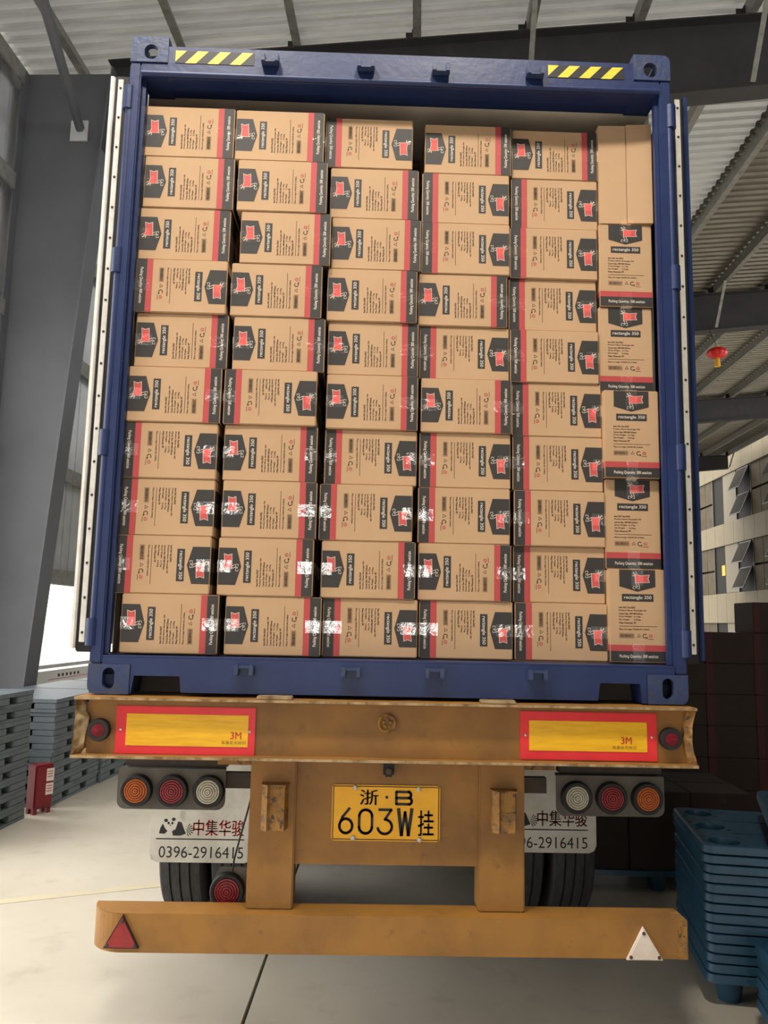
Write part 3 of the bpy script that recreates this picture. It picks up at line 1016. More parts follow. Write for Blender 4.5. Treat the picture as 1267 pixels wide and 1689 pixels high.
def lamp(mb, x, y, z, ro, ri, m):
    mb.lathe([(ro, 0.012), (ro, -0.010), (ro * 0.93, -0.020), (ri * 1.04, -0.020), (ri, -0.012)], (x, y, z), M_DARK, 'y', 36)
    pr = [(ri, -0.012)]
    k = 5
    for i in range(k):
        r0 = ri * (1 - i / k)
        pr += [(r0 * 0.98, -0.019 - 0.002 * i), (r0 - ri / k * 0.75, -0.019 - 0.002 * i), (r0 - ri / k * 0.9, -0.014 - 0.002 * i)]
    pr.append((0.0, -0.022))
    mb.lathe(pr, (x, y, z), m, 'y', 36)
for x, z in ((-1.150, 1.263), (1.129, 1.268)):
    mb = MB(); lamp(mb, x, -0.030, z, 0.044, 0.026, M_REDLENS); mb.build('marker_lamp', tr, smooth=True)
# central plug with rosette
mb = MB(); c0 = (-0.010, -0.021, 1.308)
mb.lathe([(0.038, 0.0), (0.038, -0.010), (0.032, -0.014), (0.027, -0.008), (0.022, -0.006), (0.0, -0.006)], c0, M_YELWORN, 'y', 32)
for k in range(5):
    a = k * 2 * math.pi / 5 + 0.3
    mb.lathe([(0.007, -0.005), (0.006, -0.012), (0.0, -0.013)], (c0[0] + 0.014 * math.cos(a), c0[1], c0[2] + 0.014 * math.sin(a)), M_YELWORN, 'y', 10)
mb.build('drain_plug', tr, smooth=True)
# small plate lamp over the number plate
mb = MB(); mb.bbox(-0.020, 0.024, 0.035, 0.079, 1.088, 1.16, M_DARK, 0.008); mb.lathe([(0.014, 0), (0.012, -0.008), (0, -0.01)], (0.002, 0.035, 1.112), M_GLASSDK, 'y', 14)
mb.build('plate_lamp', tr)
# uprights
for x0, x1 in ((-0.557, -0.371), (0.372, 0.558)):
    mb = MB(); mb.bbox(x0, x1, 0.060, 0.19, 0.568, 1.1595, M_YEL, 0.006); mb.build('upright', tr)
# stop brackets on the uprights
for x0, x1, z0, z1 in ((-0.506, -0.400, 0.880, 1.050), (0.418, 0.523, 0.884, 1.040)):
    mb = MB()
    xm = x0 + 0.032
    mb.prism([(x0, 0.0595), (x0 + 0.002, 0.020), (xm - 0.006, -0.002), (xm + 0.004, 0.010), (x1 - 0.012, 0.008), (x1, 0.0595)], z0, z1, M_YELWORN, 'z')
    mb.prism([(x0 - 0.003, 0.0595), (x0, 0.010), (xm - 0.006, -0.012), (xm + 0.004, -0.002), (x1 - 0.008, -0.004), (x1 + 0.003, 0.0595)], z1, z1 + 0.008, M_YELWORN, 'z')
    mb.build('stop_bracket', tr)
# number plate panel and plate
mb = MB(); mb.box(-0.371, 0.372, 0.082, 0.094, 0.737, 1.1598, M_YEL); mb.build('plate_panel', tr)
px0, px1, pz0, pz1 = -0.225, 0.215, 0.831, 1.049
py = 0.076
def rounded(x0, x1, z0, z1, r, n=5):
    pts = []
    for cx_, cz_, a in ((x1 - r, z1 - r, 0), (x0 + r, z1 - r, 90), (x0 + r, z0 + r, 180), (x1 - r, z0 + r, 270)):
        for i in range(n + 1):
            t = math.radians(a + 90 * i / n)
            pts.append((cx_ + r * math.cos(t), cz_ + r * math.sin(t)))
    return pts
mb = MB(); mb.prism(rounded(px0, px1, pz0, pz1, 0.012), py, py + 0.005, M_PLATE, 'y')
plate = mb.build('number_plate', tr)
mb = MB(); mb.keep = True
for (a, b, c_, d_) in ((px0 + .004, px1 - .004, pz1 - .0075, pz1 - .004), (px0 + .004, px1 - .004, pz0 + .004, pz0 + .0075), (px0 + .004, px0 + .0075, pz0 + .004, pz1 - .004), (px1 - .0075, px1 - .004, pz0 + .004, pz1 - .004)):
    mb.rect(a, b, c_, d_, py - 0.0006, M_BLACK)
mb.build('plate_border', plate)
def glyph_bar(mb, pts, w, y, m):
    for (a, b), (c_, d_) in zip(pts[:-1], pts[1:]):
        dx, dz = c_ - a, d_ - b
        l = math.hypot(dx, dz)
        ex, ez = dx / l * w * 0.25, dz / l * w * 0.25
        nx, nz = -dz / l * w / 2, dx / l * w / 2
        mb.flat([(a - ex - nx, b - ez - nz), (c_ + ex - nx, d_ + ez - nz), (c_ + ex + nx, d_ + ez + nz), (a - ex + nx, b - ez + nz)], y, m)
mb = MB(); mb.keep = True
yy = py - 0.0012
lw = 0.0105
def arc(cx_, cz_, rx, rz, a0, a1, n=16):
    return [(cx_ + rx * math.cos(math.radians(a0 + (a1 - a0) * i / n)), cz_ + rz * math.sin(math.radians(a0 + (a1 - a0) * i / n))) for i in range(n + 1)]
zc0, zc1 = pz0 + 0.024, pz0 + 0.126
hgt = zc1 - zc0
# 6
X = px0 + 0.058
glyph_bar(mb, arc(X, zc0 + 0.033, 0.026, 0.028, 0, 360, 24), lw, yy, M_BLACK)
glyph_bar(mb, [(X + 0.014, zc1), (X - 0.014, zc0 + 0.068), (X - 0.025, zc0 + 0.040)], lw, yy, M_BLACK)
# 0
X = px0 + 0.138
glyph_bar(mb, arc(X, zc1 - 0.031, 0.026, 0.026, 0, 180) + arc(X, zc0 + 0.031, 0.026, 0.026, 180, 360) + [(X + 0.026, zc1 - 0.031)], lw, yy, M_BLACK)
# 3
X = px0 + 0.218
glyph_bar(mb, [(X - 0.026, zc1 - 0.004), (X + 0.024, zc1 - 0.004), (X - 0.002, zc0 + 0.060)], lw, yy, M_BLACK)
glyph_bar(mb, arc(X - 0.002, zc0 + 0.032, 0.029, 0.028, 90, -170), lw, yy, M_BLACK)
# W
X = px0 + 0.298
glyph_bar(mb, [(X - 0.027, zc1), (X - 0.014, zc0)], lw * 1.3, yy, M_BLACK)
glyph_bar(mb, [(X - 0.014, zc0), (X, zc1 - 0.012), (X + 0.014, zc0)], lw * 1.1, yy, M_BLACK)
glyph_bar(mb, [(X + 0.027, zc1), (X + 0.014, zc0)], lw * 1.3, yy, M_BLACK)
mb.text('挂', px0 + 0.350, px0 + 0.413, zc0 - 0.002, zc1 - 0.004, yy, M_BLACK)
# a second impression thickens the strokes
mb.text('挂', px0 + 0.3525, px0 + 0.4155, zc0 - 0.002, zc1 - 0.004, yy, M_BLACK)
mb.text('浙', px0 + 0.112, px0 + 0.186, pz1 - 0.078, pz1 - 0.018, yy, M_BLACK)
mb.text('浙', px0 + 0.1145, px0 + 0.1885, pz1 - 0.078, pz1 - 0.018, yy, M_BLACK)
mb.flat(arc(px0 + 0.222, pz1 - 0.047, 0.006, 0.006, 0, 360, 14)[:-1], yy, M_BLACK)
X0, X1, zz0, zz1 = px0 + 0.256, px0 + 0.328, pz1 - 0.078, pz1 - 0.020
glyph_bar(mb, [(X0 + .005, zz0 + .005), (X0 + .005, zz1 - .005)], lw, yy, M_BLACK)
for zq in (zz0 + .005, (zz0 + zz1) / 2, zz1 - .005):
    glyph_bar(mb, [(X0 + .005, zq), (X1 - 0.014, zq)], lw, yy, M_BLACK)
glyph_bar(mb, arc(X1 - 0.016, zz0 + 0.017, 0.012, 0.0125, -90, 90, 8), lw, yy, M_BLACK)
glyph_bar(mb, arc(X1 - 0.018, zz1 - 0.017, 0.011, 0.0125, -90, 90, 8), lw, yy, M_BLACK)
mb.build('plate_lettering', plate)
for x, z in ((-0.132, 1.038), (0.127, 1.036), (-0.137, 0.842), (0.133, 0.838)):
    mb = MB(); mb.lathe([(0.010, 0.0), (0.010, -0.002), (0.008, -0.005), (0.0, -0.007)], (x, py - 0.0015, z), M_BOLT, 'y', 14); mb.build('bolt', plate, smooth=True)
# underrun bar, its left end rolled back
mb = MB()
prof = []
n = 10
outer = [(1.188, 0.0)] + [(-1.02 - 0.14 * math.sin(math.radians(90 * i / n)), 0.14 - 0.14 * math.cos(math.radians(90 * i / n))) for i in range(n + 1)]
inner = [(-1.148, 0.14)] + [(-1.02 - 0.128 * math.sin(math.radians(90 * i / n)), 0.14 - 0.128 * math.cos(math.radians(90 * i / n))) for i in range(n - 1, -1, -1)] + [(1.188, 0.012)]
mb.prism(outer + inner, 0.425, 0.568, M_YEL, 'z')
mb.prism([p for p in outer[1:]] + [(-1.148, 0.139), (1.186, 0.139), (1.186, 0.002)], 0.5665, 0.5685, M_YEL, 'z')
mb.box(-1.0, 1.186, 0.012, 0.12, 0.425, 0.433, M_YEL)
mb.box(1.150, 1.1885, -0.0015, 0.118, 0.424, 0.569, M_YELWORN)
mb.build('underrun_bar', tr)
# triangular reflectors
for pts, m, nm in (([(-1.018, 0.566), (-1.086, 0.444), (-0.950, 0.444)], M_TRI_RED, 'red'), ([(1.010, 0.546), (0.943, 0.424), (1.085, 0.424)], M_TRI_WHITE, 'white')):
    mb = MB(); mb.prism(pts, -0.012, -0.0005, M_DARK if nm == 'red' else m, 'y')
    gx = sum(p[0] for p in pts) / 3; gz = sum(p[1] for p in pts) / 3
    mb.prism([(gx + (a - gx) * 0.9, gz + (b - gz) * 0.9) for a, b in pts], -0.015, -0.012, m, 'y')
    t = mb.build('triangle_reflector', tr)
    t['label'] = '%s triangular reflector' % ('dull red' if nm == 'red' else 'faded white')
    for a, b in pts:
        mb = MB(); mb.lathe([(0.007, 0), (0.006, -0.004), (0, -0.005)], (gx + (a - gx) * 0.78, -0.015, gz + (b - gz) * 0.72), M_STEEL, 'y', 10); mb.build('screw', t)
# tail lamp clusters
for x0, x1, lamps in ((-1.150, -0.690, ((-1.066, M_AMBER, 'amber'), (-0.914, M_REDLENS, 'red'), (-0.760, M_CLEAR, 'clear'))), (0.738, 1.210, ((0.823, M_CLEAR, 'clear'), (0.975, M_REDLENS, 'red'), (1.130, M_AMBER, 'amber')))):
    z0, z1 = (0.897, 1.066)
    pts = rounded(x0, x1, z0, z1, 0.035)
    pts = [(a, b if b < (z0 + z1) / 2 else (z1 if b > z1 - 0.03 else b)) for a, b in pts]
    mb = MB(); mb.prism(pts, 0.272, 0.280, M_LAMPPLATE, 'y')
    mb.box(x0 + 0.01, x1 - 0.01, 0.280, 0.34, 1.055, 1.066, M_LAMPPLATE)
    cl = mb.build('lamp_cluster', tr)
    for x, m, nm in lamps:
        mb = MB(); lamp(mb, x, 0.262, 0.976, 0.068, 0.050, m)
        l = mb.build('tail_lamp', cl, smooth=True)
        l['label'] = 'round %s tail lamp' % nm
    sgn = -1 if x0 < 0 else 1
    mb = MB()
    mb.box(x0 + 0.02, x1 - 0.0, 0.30, 0.36, 1.072, 1.118, M_STEEL)
    mb.box(min(sgn * 0.56, sgn * 0.70), max(sgn * 0.56, sgn * 0.70), 0.29, 0.33, 0.985, 1.05, M_STEEL)
    mb.box(min(sgn * 0.52, sgn * 0.72), max(sgn * 0.52, sgn * 0.72), 0.22, 0.30, 1.095, 1.1595, M_YELWORN)
    mb.build('lamp_bracket', tr)
# lone round lamp at the left upright
mb = MB()
mb.prism([(-0.735, 0.500), (-0.700, 0.66), (-0.685, 0.690), (-0.557, 0.690), (-0.557, 0.485), (-0.60, 0.475)], 0.190, 0.197, M_LAMPPLATE, 'y')
fp = mb.build('lamp_bracket', tr)
mb = MB(); lamp(mb, -0.648, 0.176, 0.602, 0.071, 0.052, M_REDLENS)
mb.build('fog_lamp', tr, smooth=True)['label'] = 'large red round lamp left of the upright'
mb = MB(); mb.tube([(-0.572, 0.22, 0.96), (-0.585, 0.21, 0.90), (-0.61, 0.205, 0.80), (-0.628, 0.196, 0.72), (-0.632, 0.19, 0.672)], 0.004, M_DARK, 6); mb.build('lamp_cable', tr)
# mud flaps
for s, x0, x1, dz in ((-1, -1.212, -0.672, 0.0), (1, 0.619, 1.159, 0.076)):
    zb_, zt = 0.434 + dz, 1.05
    yf = 1.15
    mb = MB()
    pts = [(x0 + 0.04, zb_), (x0 + 0.012, zb_ + 0.012), (x0, zb_ + 0.04), (x0, zt), (x1, zt), (x1, zb_ + 0.04), (x1 - 0.012, zb_ + 0.012), (x1 - 0.04, zb_)]
    mb.prism(pts, yf, yf + 0.008, M_FLAP, 'y')
    fl = mb.build('mud_flap', tr)
    mb = MB(); mb.keep = True
    y1 = yf - 0.0006
    mb.text('0396-2916415', x0 + 0.048, x1 - 0.048, 0.457 + dz, 0.515 + dz, y1, M_BLACK)
    mb.rect(x0 + 0.03, x1 - 0.045, 0.549 + dz, 0.555 + dz, y1, M_BLACK)
    mb.text('中集华骏', x0 + 0.222, x1 - 0.050, 0.570 + dz, 0.652 + dz, y1, M_REDTEXT if s < 0 else mat('dark_red_lettering', (120, 40, 34), 0.6))
    mb.text('中集华骏', x0 + 0.2245, x1 - 0.0475, 0.570 + dz, 0.652 + dz, y1, MATS.get('dark_red_lettering', M_REDTEXT) if s > 0 else M_REDTEXT)
    mb.build('lettering', fl)
    # panda emblem: dark patches and bamboo on the pale flap
    mb = MB(); mb.keep = True
    def blob(cx_, cz_, rx, rz, m=M_BLACK, a0=0, a1=360):
        mb.flat(arc(x0 + cx_, cz_ + 0.079 + dz, rx, rz, a0, a1, 20), y1, m)
    blob(0.078, 0.566, 0.010, 0.009); blob(0.118, 0.572, 0.010, 0.009)
    blob(0.092, 0.553, 0.006, 0.007); blob(0.112, 0.553, 0.006, 0.007)
    blob(0.102, 0.542, 0.004, 0.003)
    mb.flat([(x0 + a, b + 0.079 + dz) for a, b in ((0.044, 0.500), (0.050, 0.528), (0.062, 0.550), (0.072, 0.530), (0.088, 0.512), (0.074, 0.498))], y1, M_BLACK)
    mb.flat([(x0 + a, b + 0.079 + dz) for a, b in ((0.112, 0.512), (0.130, 0.522), (0.142, 0.562), (0.160, 0.558), (0.172, 0.530), (0.186, 0.500), (0.158, 0.490), (0.118, 0.490))], y1, M_BLACK)
    for k in range(7):
        a = math.radians(-70 + 22 * k)
        bx, bz = x0 + 0.186, 0.599 + dz
        ex, ez = bx + 0.040 * math.cos(a), bz + 0.034 * math.sin(a)
        mb.flat([(bx, bz), (ex + 0.003 * math.sin(a), ez - 0.003 * math.cos(a)), (ex, ez), (ex - 0.003 * math.sin(a), ez + 0.003 * math.cos(a))], y1, M_BLACK)
    mb.build('panda_emblem', fl)
    mb = MB(); mb.box(min(s * 0.53, s * 1.24), max(s * 0.53, s * 1.24), yf + 0.009, yf + 0.06, 1.00, 1.05, M_STEEL); mb.build('flap_bracket', tr)
# wheels on two axles
def tyre(mb, xc, y, r=0.5, w=0.25):
    h = w / 2
    prof = [(0.29, -h * 0.72), (0.36, -h * 0.97), (0.44, -h), (0.478, -h * 0.93), (0.494, -h * 0.84)]
    xs = [-0.84, -0.43, 0.0, 0.43]
    for g0 in (-0.43, 0.0, 0.43):
        prof += [(0.5, g0 * h - 0.006), (0.484, g0 * h - 0.005), (0.484, g0 * h + 0.005), (0.5, g0 * h + 0.006)]
    prof += [(0.494, h * 0.84), (0.478, h * 0.93), (0.44, h), (0.36, h * 0.97), (0.29, h * 0.72)]
    mb.lathe(prof, (xc, y, 0.5), M_TYRE, 'x', 48)
for ya in (1.80, 3.12, 4.44):
    for s in (-1, 1):
        for xc in (1.085, 0.80):
            mb = MB(); tyre(mb, s * xc, ya)
            wh = mb.build('wheel', tr, smooth=True)
            mb = MB(); mb.lathe([(0.29, -0.09), (0.27, -0.03), (0.12, 0.0), (0.12, 0.06), (0.0, 0.06)], (s * xc, ya, 0.5), M_STEEL, 'x', 24); mb.build('rim', wh, smooth=True)
    mb = MB(); mb.tube([(-0.98, ya, 0.5), (0.98, ya, 0.5)], 0.065, M_STEEL, 14); mb.build('axle', tr, smooth=True)
    for s in (-1, 1):
        mb = MB()
        for k in range(5):
            l = 0.52 - 0.08 * k
            mb.box(s * 0.53 - 0.045, s * 0.53 + 0.045, ya - l, ya + l, 0.66 - 0.022 * k, 0.68 - 0.022 * k, M_STEEL)
        mb.build('leaf_spring', tr)
        mb = MB(); mb.lathe([(0.0, -0.12), (0.075, -0.12), (0.085, -0.02), (0.085, 0.02), (0.072, 0.12), (0.0, 0.12)], (s * 0.36, ya - 0.16, 0.52), M_STEEL, 'z', 18); mb.build('brake_chamber', tr, smooth=True)
for s in (-1, 1):
    mb = MB()
    x = s * 0.47
    mb.box(x - 0.006, x + 0.006, 0.20, 12.0, 0.99, 1.375, M_STEEL)
    mb.box(x - 0.07, x + 0.07, 0.20, 12.0, 1.376, 1.394, M_STEEL)
    mb.box(x - 0.07, x + 0.07, 0.20, 12.0, 0.972, 0.989, M_STEEL)
    mb.build('frame_rail', tr)
    mb = MB(); mb.box(x - 0.05, x + 0.05, 1.2, 5.6, 0.70, 0.971, M_STEEL); mb.build('spring_hanger', tr)
for y in (0.9, 2.7, 4.0, 6.0, 8.0, 10.0):
    mb = MB(); mb.box(-1.15, 1.15, y, y + 0.08, 1.22, 1.37, M_STEEL); mb.build('cross_member', tr)
for x0, x1 in ((-0.53, -0.39), (0.36, 0.50)):
    mb = MB(); mb.bbox(x0, x1, -0.068, -0.01, 1.3948, 1.4085, M_BENT, 0.003); mb.build('lock_plate', tr)
mb = MB()
for s in (-1, 1):
    mb.box(s * 0.42 - 0.06, s * 0.42 + 0.06, 9.5, 9.62, 0.03, 1.0, M_STEEL)
    mb.box(s * 0.42 - 0.16, s * 0.42 + 0.16, 9.42, 9.70, 0.0, 0.03, M_STEEL)
mb.build('landing_gear', tr)

# ================================================================== LEFT SIDE: grey pallets, red cabinet
def grey_pallet_mesh():
    mb = MB()
    a, b, h = 0.46, 0.55, 0.1185                        # half size in u, half size in v
    mb.box(-a, a, -b, b, h - 0.034, h, M_GREYPAL)
    mb.box(-a, a, -b, -b + 0.14, 0, 0.026, M_GREYPAL)
    mb.box(-a, a, b - 0.14, b, 0, 0.026, M_GREYPAL)
    mb.box(-a, a, -0.07, 0.07, 0, 0.026, M_GREYPAL)
    mb.box(-a, -a + 0.1, -b + 0.14, b - 0.14, 0, 0.025, M_GREYPAL)
    mb.box(a - 0.1, a, -b + 0.14, b - 0.14, 0, 0.025, M_GREYPAL)
    for y in (-b + 0.14, 0.0, b - 0.14):
        for x in (-a + 0.105, 0.0, a - 0.105):
            mb.bbox(x - 0.105, x + 0.105, y - 0.14, y + 0.14, 0.024, h - 0.032, M_GREYPAL, 0.008)
    return mb
ME_GP = grey_pallet_mesh().mesh('grey_pallet')
PAL_STACKS = [(6.48, -3.76, 9, 'pallet stack nearest us by left wall'), (7.97, -3.72, 8, 'pallet stack behind the red cabinet'),
              (9.12, -3.70, 8, 'pallet stack just left of the tail lamps'), (10.27, -3.62, 8, 'far pallet stack half hidden by trailer beam')]
def pos_name(k, n):
    if k == 0: return 'lowest in'
    if k == n - 1: return 'topmost in'
    return '%s from floor in' % ORD[k + 1]
for v, u, n, nm in PAL_STACKS:
    for k in range(n):
        o = obj('grey_pallet', ME_GP)
        o.location = W(u + random.uniform(-0.007, 0.007), v + random.uniform(-0.006, 0.006), k * 0.119)
        o.rotation_euler = (0, 0, -PHI)
        tag(o, 'grey plastic pallet, %s the %s' % (pos_name(k, n), nm), 'pallet', 'grey pallets stacked along the left wall')
cab = tag(empty('red_cabinet', W(-3.22, 7.20, 0), -PHI + 1.0), 'small red metal cabinet with white notices beside the grey pallets', 'cabinet')
cab.scale = (0.86, 0.86, 0.88)
mb = MB(); mb.bbox(-0.10, 0.10, 0, 0.14, 0.05, 0.47, M_CABINET, 0.008)
for x in (-0.075, 0.075):
    for y in (0.025, 0.115):
        mb.box(x - 0.02, x + 0.02, y - 0.02, y + 0.02, 0, 0.05, M_CABINET)
mb.build('body', cab, world=False)
mb = MB(); mb.bbox(-0.09, 0.09, -0.012, -0.001, 0.07, 0.455, M_CABINET, 0.004); mb.build('door', cab, world=False)
for z0, z1 in ((0.31, 0.43), (0.18, 0.29)):
    mb = MB(); mb.box(0.015, 0.098, -0.0145, -0.0125, z0, z1, M_PAPER)
    for k in range(3):
        mb.box(0.025, 0.085, -0.0152, -0.0146, z1 - 0.03 - 0.025 * k, z1 - 0.022 - 0.025 * k, M_REDTEXT)
    mb.build('notice', cab, world=False)

# ================================================================== RIGHT SIDE: blue pallets, brown cartons
PL, PWD = 1.2, 0.82
def blue_pallet_mesh():
    mb = MB()
    a, b = PL, PWD
    H = 0.142
    def ring(z, ins, r=0.05, n=6):
        return [(x, y, z) for x, y in rounded(ins, a - ins, ins, b - ins, r, n)]
    # deck with downward flared skirt
    mb.loft([ring(H - 0.036, 0.000), ring(H - 0.004, 0.004), ring(H, 0.009), ring(H, 0.03), ring(H - 0.003, 0.034)], M_BLUEPAL, caps=False)
    pts = rounded(0.034, a - 0.034, 0.034, b - 0.034, 0.04, 6)
    # deck panels between the nine open cups of the feet
    for x0, x1 in ((0.206, 0.514), (0.686, 0.994)):
        for y0, y1 in ((0.034, 0.27), (0.285, 0.535), (0.55, b - 0.034)):
            mb.box(x0, x1, y0, y1, H - 0.008, H - 0.003, M_BLUEPAL)
    for x0, x1, fx in ((0.034, 0.206, 0.12), (0.514, 0.686, 0.60), (0.994, a - 0.034, 1.08)):
        for y0, y1, fy in ((0.034, 0.19, 0.112), (0.332, 0.488, 0.41), (0.63, b - 0.034, 0.708)):
            n = 16
            out, inn = [], []
            for k in range(n):
                t = 2 * math.pi * (k + 0.5) / n
                cx_, cy_ = math.cos(t), math.sin(t)
                q = min((x1 - fx if cx_ > 0 else fx - x0) / max(abs(cx_), 1e-6), (y1 - fy if cy_ > 0 else fy - y0) / max(abs(cy_), 1e-6))
                out.append((fx + q * cx_, fy + q * cy_, H - 0.003))
                inn.append((fx + 0.073 * cx_, fy + 0.073 * cy_, H - 0.004))
            mb.add(out + inn, [(k, (k + 1) % n, n + (k + 1) % n, n + k) for k in range(n)], M_BLUEPAL)
        for y0, y1 in ((0.19, 0.332), (0.488, 0.63)):
            mb.box(x0, x1, y0, y1, H - 0.008, H - 0.003, M_BLUEPAL)
    # ribs on the skirt
    for x in (0.62, 0.66, 0.70, 0.74, 0.78):
        mb.box(x, x + 0.014, -0.004, 0.004, H - 0.034, H - 0.008, M_BLUEPAL)
    # nine hollow tapering feet
    for fx in (0.12, a / 2, a - 0.12):
        for fy in (0.112, b / 2, b - 0.112):
            rr = []
            for z, r in ((H - 0.004, 0.073), (0.0, 0.050)):
                rr.append([(fx + r * math.cos(2 * math.pi * k / 14), fy + r * math.sin(2 * math.pi * k / 14), z) for k in range(14)])
            mb.loft(rr, M_BLUEPAL, caps=False)
            mb.add(rr[1], [tuple(range(14))], M_BLUEPAL)
    return mb
ME_BP = blue_pallet_mesh().mesh('blue_pallet', True)
ROT_A = -PHI - 0.13
def blue_stack(u, v, n, nm, rot=ROT_A, z0=0.0, pitch=0.0436):
    for k in range(n):
        o = obj('blue_pallet', ME_BP)
        o.location = W(u, v, z0 + k * pitch) + Vector((random.uniform(-0.006, 0.006), random.uniform(-0.006, 0.006), 0))
        o.rotation_euler = (0, 0, rot)
        tag(o, 'blue plastic pallet, %s the %s' % (pos_name(k, n) if n > 1 else 'alone on', nm), 'pallet', 'blue pallets on the right')
blue_stack(1.360, 4.02, 14, 'tall nested stack right of the bumper')
o = obj('blue_pallet', ME_BP)
o.location = W(1.60, 3.86, 13 * 0.0436 + 0.1425)
o.rotation_euler = (0, 0, -PHI - 0.32)
tag(o, 'loose blue plastic pallet laid askew across the top of the tall stack', 'pallet', 'blue pallets on the right')
blue_stack(1.400, 3.02, 6, 'low nested stack nearest on the right edge', rot=-PHI - 0.12)
# loaded pallets behind
o = obj('blue_pallet', ME_BP); o.location = W(1.02, 5.60); o.rotation_euler = (0, 0, -PHI)
tag(o, 'blue pallet on the floor under the short brown cartons', 'pallet', 'blue pallets on the right')
o = obj('blue_pallet', ME_BP); o.location = W(2.04, 7.00); o.rotation_euler = (0, 0, -PHI)
tag(o, 'blue pallet on the floor under the tall brown carton pile', 'pallet', 'blue pallets on the right')
def dark_carton(w, h, d):
    mb = MB(); mb.bbox(-w / 2, w / 2, 0, d, 0, h, M_DKCARD, 0.005)
    return mb
def dark_print(w, h):
    mb = MB(); mb.keep = True
    mb.rect(-w / 2 + 0.004, -w / 2 + 0.06, 0.004, h - 0.004, -0.0006, M_DKRED)
    return mb
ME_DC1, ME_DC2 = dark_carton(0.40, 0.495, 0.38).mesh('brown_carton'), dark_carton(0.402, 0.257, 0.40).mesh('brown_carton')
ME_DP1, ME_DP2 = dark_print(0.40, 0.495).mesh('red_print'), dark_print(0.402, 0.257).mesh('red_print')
def dtape(w, h):
    mb = MB(); mb.keep = True
    mb.rect(-0.025, 0.025, h - 0.06, h - 0.001, -0.002, M_TAPE)
    return mb.mesh('packing_tape')
ME_DT1, ME_DT2 = dtape(.4, .495), dtape(.402, .257)
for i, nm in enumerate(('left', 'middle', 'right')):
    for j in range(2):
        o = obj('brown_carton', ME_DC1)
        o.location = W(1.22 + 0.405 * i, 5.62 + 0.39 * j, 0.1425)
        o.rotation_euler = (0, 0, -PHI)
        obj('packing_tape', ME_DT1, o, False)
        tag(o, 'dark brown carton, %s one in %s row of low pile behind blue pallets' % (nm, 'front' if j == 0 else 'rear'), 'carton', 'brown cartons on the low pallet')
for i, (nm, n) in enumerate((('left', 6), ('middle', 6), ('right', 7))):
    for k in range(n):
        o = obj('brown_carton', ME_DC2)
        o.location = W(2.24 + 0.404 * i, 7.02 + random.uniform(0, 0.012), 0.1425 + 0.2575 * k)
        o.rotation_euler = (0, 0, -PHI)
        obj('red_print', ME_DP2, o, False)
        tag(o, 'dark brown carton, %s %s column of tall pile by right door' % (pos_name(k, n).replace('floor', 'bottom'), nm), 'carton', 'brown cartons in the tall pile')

# red lantern under the second rafter
lan = tag(empty('red_lantern', W(6.33, 16.9, 7.42)), 'round red paper lantern with yellow tassel hanging under a dark rafter', 'lantern')
mb = MB()
prof = [(0.05, -0.115)]
for i in range(1, 12):
    t = -1 + 2 * i / 12
    prof.append((0.205 * math.sqrt(max(0.0, 1 - t * t)) ** 0.8, 0.115 * t))
prof.append((0.05, 0.115))
rings = []
for r, t in prof:
    rings.append([((r * (1 + 0.04 * math.cos(2 * math.pi * i / 48 * 12))) * math.cos(2 * math.pi * i / 48), (r * (1 + 0.04 * math.cos(2 * math.pi * i / 48 * 12))) * math.sin(2 * math.pi * i / 48), 0.135 + t) for i in range(48)])
mb.loft(rings, M_LANTERN)
mb.build('lantern_body', lan, world=False, smooth=True)
mb = MB(); mb.lathe([(0.06, 0.0), (0.055, 0.02), (0.0, 0.02)], (0, 0, 0.005), M_TASSEL, 'z', 16); mb.lathe([(0.045, 0.0), (0.065, -0.16), (0.0, -0.16)], (0, 0, 0.0), M_TASSEL, 'z', 16); mb.build('tassel', lan, world=False)
mb = MB(); mb.lathe([(0.055, 0.0), (0.055, 0.03), (0.0, 0.03)], (0, 0, 0.245), M_TASSEL, 'z', 16); mb.tube([(0, 0, 0.27), (0, 0.35, 0.80)], 0.005, M_DARK, 6); mb.build('hanging_cord', lan, world=False)

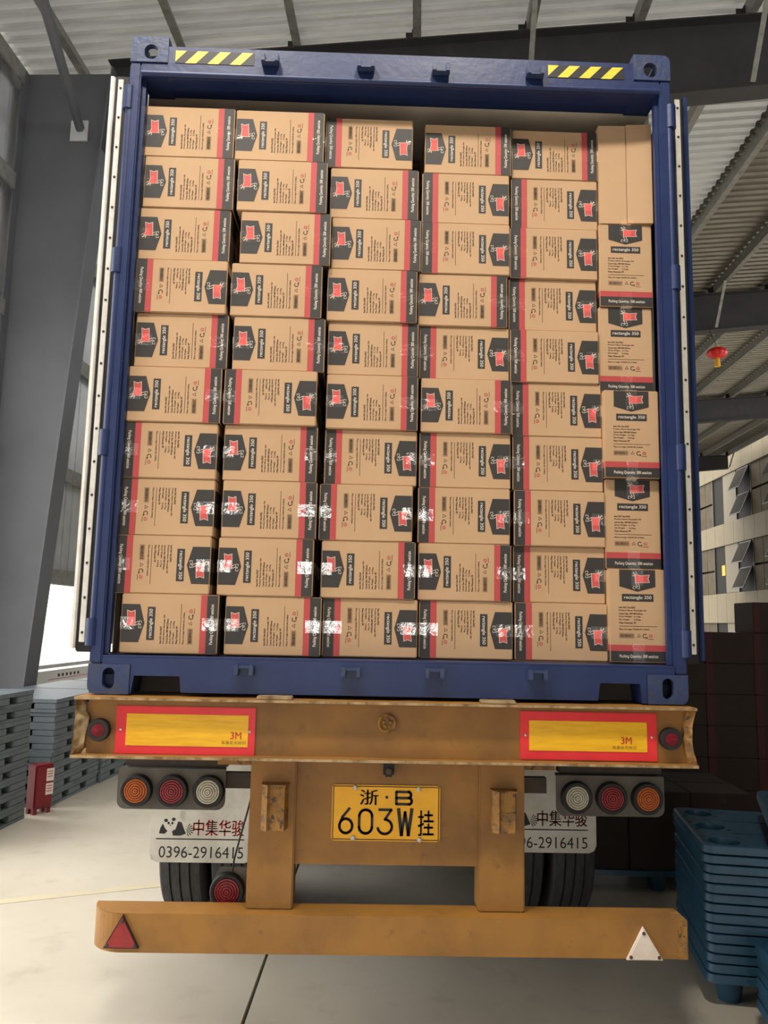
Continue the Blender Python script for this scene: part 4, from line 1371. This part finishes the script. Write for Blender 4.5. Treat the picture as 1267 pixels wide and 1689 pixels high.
# ================================================================== BUILDING OUTSIDE
bld = tag(empty('office_building', W(15, 40, 0), -PHI), 'beige clad office building outside with tilted open windows', 'building')
def B(mb, nm): mb.build(nm, bld, world=False)
mb = MB(); mb.box(0.25, 6, -12, 11, -0.2, 13.4, M_GLASSBK); B(mb, 'wall_core')
V0, V1 = -9.6, 10.8
bands = [(2.05, 3.47), (5.80, 6.86), (9.25, 10.3), (12.7, 13.4)]
for z0, z1 in bands:
    v = V0
    while v < V1:
        mb = MB(); mb.box(0.0, 0.22, v + 0.008, v + 1.19, z0, z1, M_FACADE); B(mb, 'cladding_panel')
        v += 1.2
floors = [(-0.2, 2.05), (3.47, 5.80), (6.86, 9.25), (10.3, 12.7)]
for fi, (z0, z1) in enumerate(floors):
    zm = z0 + (z1 - z0) * 0.5
    v = -9.95
    for kind, w_ in ((2, 3.0), (0, 1.75), (1, 1.95), (0, 1.75), (2, 3.0), (1, 2.2), (0, 1.75), (2, 3.0), (1, 2.2)):
        va, vb = v + 0.03, v + w_ - 0.03
        if kind == 1 or kind == 3:
            for a, b in ((va, (va + vb) / 2 - 0.02), ((va + vb) / 2 + 0.02, vb)):
                for za, zb_ in ((z0, zm - 0.03), (zm + 0.03, z1)):
                    mb = MB(); mb.box(0.08, 0.12, a, b, za + 0.02, zb_ - 0.02, M_GLASSDK); B(mb, 'window_pane')
        elif kind == 2:
            mb = MB(); mb.box(0.1, 0.13, va, vb, z0 + 0.02, z1 - 0.02, M_GLASSBK); B(mb, 'window_pane')
            mb = MB(); mb.box(0.06, 0.095, va - 0.02, va + 1.55, z0 + 0.02, z1 - 0.02, M_CURTAIN); B(mb, 'curtain')
        else:
            mb = MB(); mb.box(0.1, 0.13, va, vb, z0 + 0.02, z1 - 0.02, M_GLASSBK); B(mb, 'window_pane')
            for za, zb_ in ((z0, zm), (zm, z1)):
                mb = MB()
                h = zb_ - za - 0.1
                t = math.radians(24)
                a, b = va + 0.08, vb - 0.25
                zt = zb_ - 0.05
                def sash(x, y, z):
                    return (0.02 - (zt - z) * math.sin(t) + x, y, zt - (zt - z) * math.cos(t))
                mb.box(0, 0.03, a + 0.05, b - 0.05, zt - h + 0.05, zt - 0.05, M_SASH, sash)
                for q in ((a, a + 0.05, zt - h, zt), (b - 0.05, b, zt - h, zt), (a, b, zt - h, zt - h + 0.05), (a, b, zt - 0.05, zt)):
                    mb.box(-0.005, 0.035, q[0], q[1], q[2], q[3], M_FRAME, sash)
                B(mb, 'window_sash')
        mb = MB(); mb.box(0.05, 0.15, v - 0.03, v + 0.03, z0, z1, M_FRAME); B(mb, 'mullion')
        v += w_
mb = MB(); mb.box(0.07, 0.098, 0.2, 0.6, 4.35, 4.85, M_TASSEL); B(mb, 'painted_window_light')  # lamp light in the window, painted as a flat yellow panel
